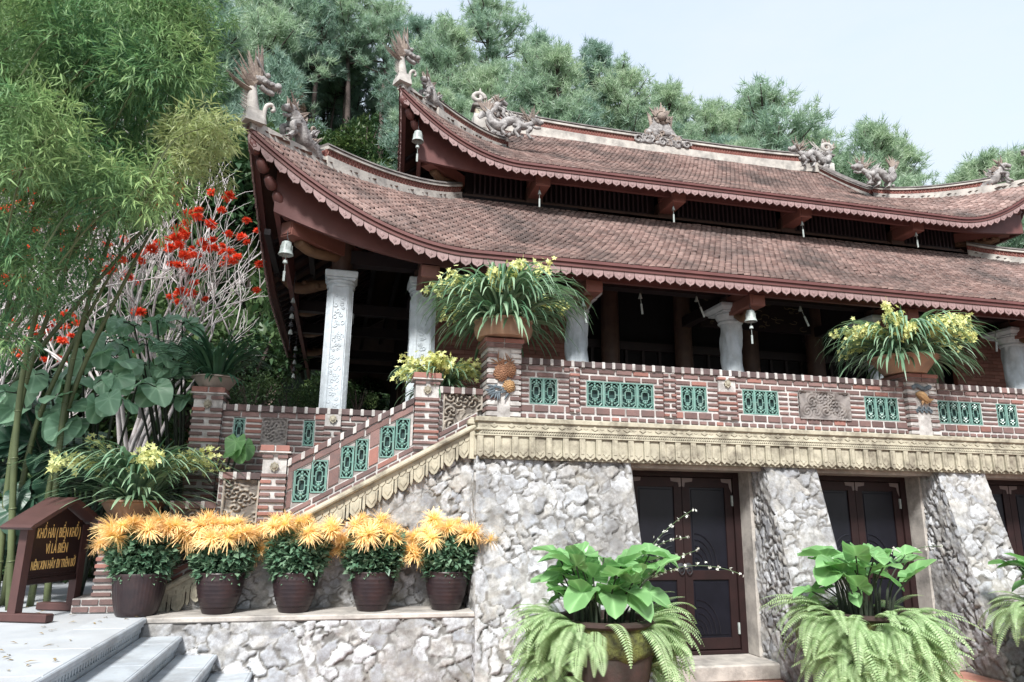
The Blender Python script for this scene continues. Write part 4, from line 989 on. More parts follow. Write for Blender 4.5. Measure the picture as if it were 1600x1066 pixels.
# high panel between second pillar and corner pillar
def panel_bay(x0,x1,zt,seed):
    m=MB(); m.box(x0,x1,YS+.06,YS+.22,zs(x0)+.05,zt-.07); zb=zs(x1)+.15
    cap(m,x0,x1,zt,YS,.2); brickrows(m,x0,x0+.05,zs(x0)+.15,zt-.075,YS-.002,.1,.075,.06,.02,stagger=False)
    m.build('panel_backing',BRC,st)
    x=x0+.05; W=x1-x
    # plaque whose foot follows the stair slope
    nu,nv=int(W/.008),int((zt-.08-zs(x0))/.008); V=[]; CV=[]; g=random.Random(seed); sw=[(g.uniform(x,x1),g.uniform(zs(x0)+.2,zt-.1),g.uniform(.06,.13),g.uniform(0,6),g.choice((-1,1))) for _ in range(14)]
    for j in range(nv+1):
        for i in range(nu+1):
            u=x+W*i/nu; zb=zs(u)+.15; v=lerp(zb,zt-.08,j/nv); r=mnoise.turbulence((u*7,v*7,seed),3,False)
            h=1.2*(r-.4)
            for (cx,cz,R1,ph,sg) in sw:
                du,dv=u-cx,v-cz; rr=math.hypot(du,dv)
                if rr<R1*1.3: h+=1.1*math.cos(rr*120+sg*math.atan2(dv,du)*2+ph)*(1-rr/(R1*1.3))
            if min(i,nu-i)<3: h=.6
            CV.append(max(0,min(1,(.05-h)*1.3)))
            V.append((u,YS+.02-.034*max(-.8,min(1.5,h)),v))
    idx=np.arange((nu+1)*(nv+1)).reshape(nv+1,nu+1); mesh_np('relief_panel',V,np.stack([idx[:-1,:-1],idx[:-1,1:],idx[1:,1:],idx[1:,:-1]],-1).reshape(-1,4),MT['panelstone'],st,True,attrs={'recess_shade':CV})
def _panel():
    t=NT('sandstone_relief'); a=t.n('Attribute'); a.attribute_name='recess_shade'
    c=t.mix(t.rng(t.noise(9,6),.3,.7),(.33,.295,.245),(.22,.195,.165)); c=t.mix(t.math('MULTIPLY',a.outputs['Fac'],.85),c,(.07,.06,.052)); c=t.mix(t.math('MULTIPLY',t.rng(t.noise(5,6),.48,.68),.5),c,(.10,.09,.08))  # recess shade put into the colour by carving depth, then random stains
    t.col(c); t.b.inputs['Roughness'].default_value=.85; t.bump(t.noise(40,5),.5,.01); return t.m
MT['panelstone']=_panel()
panel_bay(P2[1],1.66,1.45,3); panel_bay(-1.26,P3[0],.38,5); panel_bay(-1.72,-1.26,.06,7)
m=MB()
for k in range(13): m.box(-1.9+.28*k,-1.62+.28*k if k<12 else 1.72,YS+.2,9.28,PATH-.01,PATH+.157*(k+1))
m.build('stair_step',[MT['cement']],st)
pillar(st,-2.36,-1.92,PATH,-.22,YS-.03,.5,None)
m=MB(); brickrows(m,-2.5,-1.85,PATH,PATH+.14,YS-.12,.6,.07,.15,.015); m.build('pillar_foot',BR,st)
# --- wall behind the stair, with an end pillar
ww=thing('brick_parapet','brick parapet with a flower plaque behind the staircase','wall',(-.5,9.35,.3))
YW=9.3; m=MB(); WX=lambda px:at(px,660,YW).x
a1,a2=WX(365),WX(383); r1,r2=WX(411),WX(449); g1,g2=WX(475),WX(492); zt=1.235
brickrows(m,-1.42,1.2,.2,.75,YW,.2,.075,.22,.02); brickrows(m,-1.42,1.2,1.08,zt-.07,YW,.2,.08,.22,.02)
prev=-1.42
for a,b in ((a1,a2),(r1,r2),(g1,g2),(1.2,1.2)): brickrows(m,prev,a,.75,1.08,YW+.002,.2,.066,.25,.024,stagger=False); prev=b
m.build('brick_body',BR,ww)
m=MB(); cap(m,-1.42,1.2,zt,YW,.2); m.build('coping',BRC,ww)
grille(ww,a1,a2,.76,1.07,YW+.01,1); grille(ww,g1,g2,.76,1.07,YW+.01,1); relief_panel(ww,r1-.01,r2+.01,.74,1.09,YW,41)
pillar(ww,WX(506),WX(534),.2,zt-.07,YW-.03,.1,1.10,capn=False); pillar(ww,-1.76,-1.41,-.2,1.34,YW-.06,.34,1.22,rh=.075)
# ---------------------------------------------------------------- wooden sign with gilt lettering
FONT=None
for fp in ():
    pass
sp=Vector((-2.70,8.28,PATH)); ang=math.atan2(8.69-7.96,-2.55+2.81)   # board runs from the near left post to the far right one
sign=thing('wooden_signboard','dark brown wooden signboard with three lines of gilt lettering under a little roof','sign',tuple(sp))
SM=Matrix.Translation(sp)@Matrix.Rotation(ang,4,'Z'); SI=SM
def sb(mb,*a,**k): mb.box(*a,M=SM,**k)
hl=.385
for s in (-1,1):
    m=MB(); sb(m,s*hl-.045,s*hl+.045,-.04,.04,.045,.86,bev=.006); m.build('post',[MT['signpost']],sign)
    m=MB(); sb(m,s*hl-.05,s*hl+.05,-.36,.36,0,.075,bev=.01); m.build('foot',[MT['signpost']],sign)
m=MB(); sb(m,-hl+.045,hl-.045,-.02,.02,.36,.90); sb(m,-hl+.045,hl-.045,-.032,.032,.31,.37,bev=.006); sb(m,-hl+.06,hl-.06,-.026,-.02,.39,.40); m.prism([(-hl,.86),(hl,.86),(0,1.06)],-.025,.02,0,SM); m.build('board',[MT['signwood']],sign)
m=MB()
for s in (-1,1):
    p=[(0,1.13),(s*.53,.87),(s*.56,.845),(s*.53,.825),(0,1.085)]
    m.prism(p if s<0 else p[::-1],-.17,.15,0,SM)
m.build('little_roof',[MT['signpost']],sign)
def lettering(txt,x,z,size,y=-.024):
    cu=bpy.data.curves.new('lettering','FONT'); cu.body=txt; cu.size=size; cu.extrude=.002; cu.align_x='CENTER'; cu.align_y='CENTER'; cu.space_character=1.0; cu.offset=.0006
    o=bpy.data.objects.new('tmp',cu); C.objects.link(o); dg=bpy.context.evaluated_depsgraph_get(); me=bpy.data.meshes.new_from_object(o.evaluated_get(dg)); bpy.data.objects.remove(o)
    wd=max(v.co.x for v in me.vertices)-min(v.co.x for v in me.vertices)
    M_=Matrix.Translation(sp)*1; T_=Matrix.Rotation(ang,4,'Z')@Matrix.Translation((x,y,z))@Matrix.Rotation(PI/2,4,'X')
    return me,wd,T_
for txt,x,z,wd_,hs in (('KHỔ HẢI ( BIỂN KHỔ )',.015,.78,.60,.135),('VÌ LÀ BIỂN',.01,.63,.30,.135),('NÊN XIN HÃY ĐI TRÊN BỜ',.0,.48,.60,.115)):
    me,wd,T_=lettering(txt,x,z,hs); me.transform(T_@Matrix.Diagonal((wd_/wd,1,1,1))); me.materials.clear(); me.materials.append(MT['gold'])
    o=bpy.data.objects.new('lettering',me); C.objects.link(o); o.parent=sign
# ---------------------------------------------------------------- bells and chimes
def bell(loc,s,label,hang):
    t=thing('bronze_bell',label,'bell',loc,0,'bronze bells under the eaves'); x,y,z=loc
    m=MB(); m.lathe([(0,.17*s),(.05*s,.168*s),(.075*s,.15*s),(.085*s,.10*s),(.09*s,.02*s),(.115*s,-.06*s),(.105*s,-.06*s),(.07*s,.1*s)],32,loc,0,lambda a,i:(.07*abs(math.sin(4*a)) if i in(5,6) else 0))
    for k in range(8): a=PI*k/4; m.tube([(x+.088*s*math.cos(a),y+.088*s*math.sin(a),z+.1*s),(x+.093*s*math.cos(a),y+.093*s*math.sin(a),z+.0)],.006*s,4)
    m.build('bell_body',[MT['bronze']],t,True,40)
    m=MB(); m.tube([(x+.02*s*math.sin(j*PI/6),y,z+.17*s+.03*s*(1-math.cos(j*PI/6))) for j in range(7)],.008*s,5); m.tube([(x,y,z+.22*s),(x,y,z+hang)],.006,5); m.build('hanger',[MT['dmetal']],t)
    m=MB(); m.tube([(x,y,z+.1*s),(x,y,z-.14*s)],.005,5); m.lathe([(0,-.14*s),(.03*s,-.15*s),(.04*s,-.2*s),(.0,-.2*s)],10,loc); m.tube([(x,y,z-.2*s),(x+.004,y,z-.34*s)],.004,4); m.box(x-.018*s,x+.018*s,y-.003,y+.003,z-.50*s,z-.33*s); m.build('clapper',[MT['bronze']],t)
bell(tuple(at(447,393,9.15)),.8,'pale bronze bell hanging under the lower left eave corner',.28)
bell(tuple(at(1173,498,9.3)),.78,'pale bronze bell beside the round column capital near the middle',.24)
bell(tuple(at(653,217,11.2)),.85,'pale bronze bell under the left corner of the top roof',.35)
def chime(loc,top,label,tilt=0):
    t=thing('wind_chime',label,'wind chime',loc,0,'small chimes hanging under the eaves'); x,y,z=loc
    m=MB(); m.tube([(x,y,z),(x,y,z+top)],.004,4); m.build('cord',[MT['dmetal']],t)
    m=MB(); m.lathe([(0,0),(.012,-.005),(.022,-.05),(.034,-.085),(.026,-.085),(0,-.02)],12,loc); m.build('bell_body',[MT['bronze']],t,True,40)
    m=MB(); m.tube([(x,y,z-.02),(x+tilt*.5,y,z-.17)],.004,4); m.tube([(x+tilt*.5,y,z-.17),(x+tilt,y,z-.33)],.016,8); m.build('clapper',[MT['bronze']],t)
for px,py,Y,top,lb,tl in ((843,297,11.45,.1,'small chime under the first beam end of the top roof from its left corner',0),(1052,322,11.45,.1,'small chime under the second beam end of the top roof from its left corner',0),(1253,346,11.45,.1,'small chime under the third beam end of the top roof from its left corner',.01),(1431,363,11.45,.1,'small chime under the rightmost visible beam end of the top roof',.01),
    (1000,458,9.7,.35,'small chime hanging in front of the dark hall, left of the brown inner column',.03),(1088,463,9.7,.35,'small chime with slanting clapper in front of the brown inner column',.12),(1250,478,9.7,.35,'small chime with slanting clapper right of the middle round column',.13),(911,470,9.4,.2,'small chime in front of the column behind the corner orchid',.05),(1556,520,9.6,.3,'small chime beside the rightmost column capital',-.04)):
    chime(tuple(at(px,py,Y)),top,lb,tl)
def string_chime(loc,n,label):
    t=thing('string_chime',label,'wind chime',loc,0,'strings of little bells under the side eave'); x,y,z=loc
    m=MB(); m.tube([(x,y,z+.45),(x,y,z-.75)],.004,4); m.build('cord',[MT['dmetal']],t)
    for k in range(n):
        zz=z-.1*k*1.2; m=MB(); m.lathe([(0,.05+zz-z),(.02,.03+zz-z),(.034,-.03+zz-z),(0,-.03+zz-z)],10,loc); m.build('bell_body',[MT['dmetal'] if k%2 else MT['bronze']],t)
string_chime(tuple(at(458,470,10.6)),5,'string of little bells hanging in the shade left of the corner column')
string_chime(tuple(at(462,545,12.6)),5,'farther string of little bells low behind the corner column')
# ---------------------------------------------------------------- plants: shared leaf makers
MT.update(
 orchid=leafmat('orchid_leaf',(.07,.16,.09),(.30,.42,.28),.3,.35),
 orchidd=leafmat('dark_orchid_leaf',(.025,.075,.045),(.06,.13,.07),.25,.35),
 yflower=leafmat('yellow_green_floret',(.70,.68,.28),(.55,.62,.30),.3,.5),
 mumleaf=leafmat('chrysanthemum_leaf',(.06,.14,.085),(.18,.28,.18),.25,.4),
 mum=None,
 taro=leafmat('taro_leaf',(.09,.26,.08),(.26,.46,.20),.45,.3,spec=.5,vein=.45),
 stem=mat('leaf_stem',(.06,.10,.04),rough=.5,bump=0),
 dstem=mat('dark_leaf_stem',(.035,.045,.03),rough=.5,bump=0),
 fern=leafmat('fern_leaf',(.25,.38,.18),(.46,.58,.34),.4,.5),
 fernd=leafmat('old_fern_leaf',(.10,.19,.075),(.19,.29,.12),.4,.5),
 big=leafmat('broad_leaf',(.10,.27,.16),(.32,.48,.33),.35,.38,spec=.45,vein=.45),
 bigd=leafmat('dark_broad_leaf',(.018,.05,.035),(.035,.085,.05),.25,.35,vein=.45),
 bamboo=leafmat('bamboo_leaf',(.06,.155,.085),(.20,.33,.145),.38,.4,(.30,.40,.16),.5,spec=.15),
 bambooy=leafmat('yellow_bamboo_leaf',(.25,.31,.15),(.38,.41,.22),.45,.5),
 pine=leafmat('pine_needle',(.19,.30,.24),(.36,.47,.37),.45,.5,(.40,.49,.33),.25),
 pined=leafmat('dull_pine_needle',(.14,.24,.20),(.28,.38,.31),.35,.5),
 pineb=leafmat('dry_pine_needle',(.20,.13,.10),(.28,.19,.15),.3,.6),
 shrub=leafmat('shrub_leaf',(.022,.06,.03),(.06,.11,.05),.3,.45,(.10,.14,.04),.5),
 coral=leafmat('coral_flower',(.82,.07,.03),(.9,.16,.07),.25,.5),
 litter=leafmat('dry_leaf',(.20,.14,.07),(.32,.25,.13),.1,.7),
 white=leafmat('white_floret',(.75,.75,.72),(.6,.65,.55),.3,.5),
)
def _mum():
    t=NT('spider_petal'); a=t.n('Attribute'); a.attribute_name='tip'
    oi=t.n('ObjectInfo')
    c=t.mix(t.rng(a.outputs['Fac'],.1,.75),(1.,.84,.27),(.98,.70,.36)); c=t.mix(t.math('MULTIPLY',oi.outputs['Random'],.35),c,(.97,.60,.36)); c=t.mix(.3,c,t.mix(t.island(),(1.,.86,.34),(.98,.68,.38)))
    t.col(c); t.b.inputs['Roughness'].default_value=.5
    tr=t.n('BsdfTranslucent'); t.l(c,tr.inputs[0]); ms=t.n('MixShader'); ms.inputs[0].default_value=.35; t.l(t.b.outputs[0],ms.inputs[1]); t.l(tr.outputs[0],ms.inputs[2]); t.l(ms.outputs[0],t.out.inputs[0]); return t.m
MT['mum']=_mum()
def unit(v): return v/np.maximum(np.linalg.norm(v,axis=-1,keepdims=True),1e-9)
def rand_dir(n,g): return unit(g.normal(size=(n,3)))
def leaves_np(c,d,n,L,W):
    """diamond leaves: base c, direction d, rough normal n, arrays of length and width -> V,F (two bent quads each)"""
    d=unit(d); s=unit(np.cross(d,n)); nn=np.cross(s,d); L=L[:,None]; W=W[:,None]
    p0=c; p1=c+d*L*.4+s*W*.5+nn*L*.05; p2=c+d*L*.4-s*W*.5+nn*L*.05; pm=c+d*L*.45-nn*L*.01; p3=c+d*L-nn*L*.12
    V=np.stack([p0,p1,pm,p2,p3],1).reshape(-1,3); b=(np.arange(len(c))*5)[:,None]
    F=np.concatenate([b+np.array([[0,1,4,2]]),b+np.array([[0,2,4,3]])],0); return V,F
def ribbons(paths, widths, normal_up=True):
    """paths (n,k,3), widths (n,k) -> ribbon strips"""
    P=np.asarray(paths); n,k,_=P.shape; T=np.gradient(P,axis=1); T=unit(T); up=np.array([0,0,1.])
    S=np.cross(T,up); bad=np.linalg.norm(S,axis=-1,keepdims=True)<.15; S=np.where(bad,np.roll(S,1,axis=1),S); S=unit(S)*np.asarray(widths)[...,None]*.5
    V=np.stack([P-S,P+S],2).reshape(-1,3); b=(np.arange(n)*k*2)[:,None,None]; i=np.arange(k-1)[None,:,None]*2
    F=(b+i+np.array([0,1,3,2])[None,None,:]).reshape(-1,4); return V,F
def arcs(base,az,el0,L,bend,k,g,twist=.25,pw=.9):
    """arching paths: start elevation el0, total bend (radians) over length L"""
    n=len(az); t=np.linspace(0,1,k); dl=(L/(k-1))[:,None]; el=el0[:,None]-bend[:,None]*t[None,:]**pw; az_=az[:,None]+g.normal(0,twist,n)[:,None]*t[None,:]
    d=np.stack([np.cos(el)*np.cos(az_),np.cos(el)*np.sin(az_),np.sin(el)],-1)*dl[...,None]; return base[:,None,:]+np.concatenate([np.zeros((n,1,3)),np.cumsum(d[:,:-1],1)],1)
def florets(centers,r,g,petals=5):
    n=len(centers); c=np.repeat(np.asarray(centers),petals,0); ax=np.repeat(rand_dir(n,g)+np.array([0,-.7,.2]),petals,0); ax=unit(ax); u=unit(np.cross(ax,np.array([.3,.5,.81]))); v=np.cross(ax,u); a=np.tile(np.arange(petals)*2*PI/petals,n)[:,None]
    d=u*np.cos(a)+v*np.sin(a)+ax*.25; return leaves_np(c,d,ax,np.full(n*petals,r)*g.uniform(.8,1.2,n*petals),np.full(n*petals,r*.55))
# ---------------------------------------------------------------- cymbidium orchids in shallow bowls
def orchid(loc,rim,bh,label,seed,n=150,Ls=(.8,1.3),leaf='orchid',sprays=10,bowl='clay',flower=(.2,.9),zs_=1.,prof=0,bias=None,spb=(1.3,2.1),dr=0.):
    g=np.random.default_rng(seed); x,y,z=loc; t=thing('orchid_bowl',label,'potted orchid',loc,0,'cymbidium orchids in clay bowls')
    m=MB(); b=rim*.62
    if prof: m.lathe([(0,0),(rim*.9,0),(rim*.98,bh*.25),(rim*1.02,bh*.6),(rim*.97,bh*.9),(rim*1.03,bh),(rim*.93,bh),(rim*.9,bh*.85),(0,bh*.85)],36,loc)
    else: m.lathe([(0,0),(b,0),(b*1.05,bh*.12),(rim*.9,bh*.72),(rim*.94,bh*.86),(rim*1.06,bh*.9),(rim*1.06,bh),(rim*.95,bh),(rim*.88,bh*.8),(0,bh*.8)],36,loc)
    m.build('bowl',[MT[bowl]],t,True,35)
    m=MB(); q=random.Random(seed)
    for k in range(60): a=q.uniform(0,6.3); r=rim*.85*math.sqrt(q.random()); m.tube([(x+r*math.cos(a),y+r*math.sin(a),z+bh*.82),(x+r*math.cos(a)+q.uniform(-.07,.07),y+r*math.sin(a)+q.uniform(-.07,.07),z+bh*.9+q.uniform(0,.04))],.006,4)
    m.lathe([(0,bh*.86),(rim*.6,bh*.86),(rim*.9,bh*.8)],20,loc); m.build('root_mat',[MT['soil']],t)
    az=g.uniform(0,2*PI,n)
    if bias is not None: az=bias+g.normal(0,1.3,n)
    r0=rim*.55*np.sqrt(g.random(n)); base=np.stack([x+r0*np.cos(az),y+r0*np.sin(az),np.full(n,z+bh*.85)],-1)
    L=g.uniform(*Ls,n); el=g.uniform(.95,1.53,n); bd=el+g.uniform(1.15,1.6,n)+dr; up_=g.random(n)<.10; bd=np.where(up_,el*.6,bd); L=np.where(up_,L*.62,L); lo_=(g.random(n)<.42)&~up_; el=np.where(lo_,g.uniform(.15,.95,n),el); L=np.where(lo_,L*g.uniform(.5,.85,n),L); bd=np.where(lo_,el+g.uniform(1.2,1.5,n)+dr*1.6,bd)
    P=arcs(base,az,el,L,bd*zs_,10,g,.25,1.2); wd=np.array([.5,.85,1,1,1,1,.92,.75,.5,.08])[None,:]*g.uniform(.024,.044,n)[:,None]
    V,F=ribbons(P,wd); mesh_np('leaves',V,F,MT[leaf],t)
    ns=sprays
    if ns:
        az=np.linspace(0,2*PI,ns,endpoint=False)+g.normal(0,.25,ns)
        base=np.stack([x+rim*.3*np.cos(az),y+rim*.3*np.sin(az),np.full(ns,z+bh)],-1); L=g.uniform(*flower,ns)
        P=arcs(base,az,g.uniform(1.15,1.4,ns),L,g.uniform(spb[0],spb[1],ns),12,g)
        for i in range(ns):
            m=MB(); m.tube(P[i],.006,4); ct=[]
            for k in range(5,12):
                for j in range(9): ct.append(P[i,k]+g.normal(0,.045,3)+(P[i,k]-P[i,k-1])*g.random())
            V,F=florets(ct,.04,g); m.m=[1]*len(m.f); m.add(V,F.tolist(),0); m.build('flower_spray',[MT['yflower'],MT['stem']],t)
    return t
orchid((1.885,8.42,2.065),.36,.22,'large strap-leaved orchid in a brown bowl on the pine-cone corner pillar',1,560,(.9,1.4),'orchid',9,'clay',(.9,1.1),1.,1,None,(1.3,1.9))
orchid((7.76,8.44,1.955),.44,.24,'large yellow-flowering orchid in a flared clay bowl on the bird pillar at the right',2,480,(.88,1.35),'orchid',30,'clay',(.75,1.0),1.0,0,None,(1.3,2.0))
orchid((-2.13,8.72,-.135),.34,.2,'orchid with long arching leaves in a tan bowl behind the signboard',3,420,(.85,1.35),'orchid',11,'clay',(.8,1.0),1.,0,None,(1.2,1.8),-.45)
orchid((-1.56,9.45,1.425),.27,.15,'dark-leaved orchid in a grey bowl on the end pillar of the parapet',4,170,(.65,1.05),'orchidd',0,'claygrey',(.5,.7),.75,0)
orchid((1.2,8.95,1.30),.26,.18,'compact yellow-topped orchid behind the upper stair pillar',5,170,(.45,.85),'orchid',15,'claygrey',(.5,.62),.95,0,None,(1.2,1.8))
m=MB(); m.box(.9,1.55,8.72,9.25,.5,1.30); m.build('planter_plinth',[MT['cement']],st)
orchid((9.35,9.0,1.0),.2,.2,'small yellow orchid peeping over the balustrade beyond the bird pillar',6,50,(.4,.6),'orchid',5,'claygrey',(.4,.6))
# ---------------------------------------------------------------- chrysanthemums in glazed pots
def bloom_mesh(seed,R_=.14):
    g=np.random.default_rng(seed); n=190; P=[];tip=[]
    az=g.uniform(0,2*PI,n); el=np.arcsin(g.uniform(-.45,1,n)); L=R_*g.uniform(.75,1.15,n)*np.where(el>1.,.7,1)
    d=np.stack([np.cos(el)*np.cos(az),np.cos(el)*np.sin(az),np.sin(el)],-1); k=5; t=np.linspace(.08,1,k)
    P=d[:,None,:]*(L[:,None]*t[None,:])[...,None]; P[...,2]-=(t**2.2*.38)[None,:]*L[:,None]*g.uniform(.3,1.3,n)[:,None]*np.cos(el)[:,None]
    P+=np.cumsum(g.normal(0,.0035,P.shape),1)
    V,F=ribbons(P,np.array([.6,1,.9,.7,.4])[None,:]*np.full((n,1),.008)); tip=np.repeat(np.tile(t,(n,1)).reshape(-1),2)
    o=mesh_np('bloom',V,F,MT['mum'],attrs={'tip':tip}); me=o.data; bpy.data.objects.remove(o); return me
BL=[bloom_mesh(50+i) for i in range(4)]
POTX=[(-1.86,8.22),(-1.10,8.25),(-.355,8.25),(.45,8.25),(1.245,8.22)]
mumlab=['leftmost of the five chrysanthemum pots, wide with vertical ribs, beside the signboard','second chrysanthemum pot from the left, dark with fine horizontal grooves, at the stringer foot','middle one of the five chrysanthemum pots on the low stone wall','fourth chrysanthemum pot from the left with a dense mop of golden blooms','rightmost chrysanthemum pot, set against the corner of the stone basement']
for i,(x,y) in enumerate(POTX):
    g=np.random.default_rng(60+i); q=random.Random(60+i)
    t=thing('potted_chrysanthemum',mumlab[i],'potted flowers',(x,y,PATH),0,'golden chrysanthemums in brown pots')
    m=MB(); R0=.245 if i==0 else .232
    prof=[(0,0),(.145,0),(.155,.012),(.175,.06),(.21,.16),(.232,.27),(.24,.35),(.238,.38),(.246,.395),(.24,.405),(.222,.405),(.215,.37),(0,.36)]
    if i==0: prof=[(0,0),(.18,0),(.19,.012),(.205,.06),(.232,.18),(.248,.3),(.252,.37),(.26,.39),(.255,.405),(.235,.405),(.225,.37),(0,.36)]; wob=lambda a,k:(.008*math.sin(44*a) if 2<k<7 else 0)
    else:
        wob=None; p2=prof[:4]
        for k in range(22): z=.06+.29*(k/21); r=np.interp(z,[.06,.16,.27,.35],[.175,.21,.232,.24]); p2.append((r-(.0045 if k%3==0 else 0),z))
        prof=p2+prof[7:]
    m.lathe(prof,132 if i==0 else 48,(x,y,PATH),0,wob); m.build('pot',[MT['pot']],t,True,45)
    m=MB(); m.lathe([(0,.375),(.2,.37),(.215,.34)],20,(x,y,PATH)); m.build('soil',[MT['soil']],t)
    n=2400; az=g.uniform(0,2*PI,n); rr=np.sqrt(g.random(n)); zf=g.random(n); R_=.19+.13*np.sin(zf*PI*.85)
    c=np.stack([x+R_*rr*np.cos(az),y+R_*rr*np.sin(az)*.85,PATH+.36+.44*zf-.06*rr*(1-zf)],-1); d=np.stack([np.cos(az),np.sin(az),g.uniform(-.5,.9,n)],-1)+g.normal(0,.4,(n,3))
    V,F=leaves_np(c,d,np.array([0,0,1.])+g.normal(0,.4,(n,3)),g.uniform(.06,.10,n),g.uniform(.04,.06,n)); mesh_np('foliage',V,F,MT['mumleaf'],t)
    m=MB()
    for k in range(9): a=q.uniform(0,6.3); r=q.uniform(.05,.15); m.tube([(x+r*.5*math.cos(a),y+r*.5*math.sin(a),PATH+.37),(x+r*1.6*math.cos(a),y+r*1.6*math.sin(a),PATH+.74)],.006,4)
    m.build('stem',[MT['stem']],t)
    nb=24+q.randrange(-2,4)
    for k in range(nb):
        a=2*PI*k/nb*1.0+q.uniform(-.2,.2); ring=k%3
        r=(.44,.33,.15)[ring]+q.uniform(-.07,.06); zz=(.66,.82,.88)[ring]+q.uniform(-.10,.07)
        if ring==0 and math.sin(a)<-.3: zz+=.13; r-=.06
        o=bpy.data.objects.new('bloom',BL[(k+i)%4]); C.objects.link(o); o.parent=t; o.location=(r*math.cos(a),r*.8*math.sin(a),zz); o.rotation_euler=(q.uniform(-.4,.4)+.3*-math.sin(a),.4*math.cos(a),q.uniform(0,6)); s=q.uniform(.75,1.35); o.scale=(s,s,s)
# ---------------------------------------------------------------- mossy jars with taro and fern
def heart(c,T,N,s,curl=.25,fold=.2,w=.62,notch=.16,cup=0,g=None):
    T=Vector(T).normalized(); N=Vector(N); N=(N-T*N.dot(T)).normalized(); S=T.cross(N); c=Vector(c); n=24; P=[c]; 
    wv=g.uniform(0,6) if g is not None else 0
    for ring in (.5,1.):
        for k in range(n):
            a=2*PI*k/n; ca,sa=math.cos(a),math.sin(a)
            back=max(0,-ca); r=(1-.42*abs(sa)**1.2)*(1 if ca>0 else 1); 
            r= (abs(ca)**3*1.0+ (1-abs(ca)**3)*w) if ca>0 else lerp(w,.62,back) 
            if ca<-.9: r=notch+.3*(1-(back-.9)/.1)
            u,v=r*ca*ring,r*sa*ring; z=fold*abs(v)-curl*(u*u)*.9*(1 if u>0 else .5)+cup*(u*u+v*v)+.05*ring*ring*math.sin(5*a+wv)+.025*ring*math.sin(9*a+2*wv)
            P.append(c+T*u*s+S*v*s+N*z*s)
    F=[(0,1+k,1+(k+1)%n) for k in range(n)]; F4=[(1+k,1+n+k,1+n+(k+1)%n,1+(k+1)%n) for k in range(n)]
    return P,F+F4
VEIN=[1.]+[(1. if k%12==0 else .75 if k%3==0 else 0.) for k in range(24)]*2
def frond(mbV,mbF,base,az,el,L,bend,w,g,k=22):
    P=arcs(np.array([base]),np.array([az]),np.array([el]),np.array([L]),np.array([bend]),k,g,.6)[0]
    T=unit(np.gradient(P,axis=0)); S=unit(np.cross(T,np.array([0,0,1.]))+1e-6); N=np.cross(S,T)
    t=np.linspace(0,1,k); prof=np.sin(PI*np.clip(t*.93+.07,0,1)**.75)**.8*w
    for sg in (-1,1):
        c=P[1:]; d=S[1:]*sg+T[1:]*.45-N[1:]*.15; V,F=leaves_np(c,d,N[1:],prof[1:]+.012,np.full(k-1,L/k*.72)); mbF.append(F+sum(len(v) for v in mbV)); mbV.append(V)
    V,F=ribbons(P[None],np.full((1,k),.006)); mbF.append(F+sum(len(v) for v in mbV)); mbV.append(V)
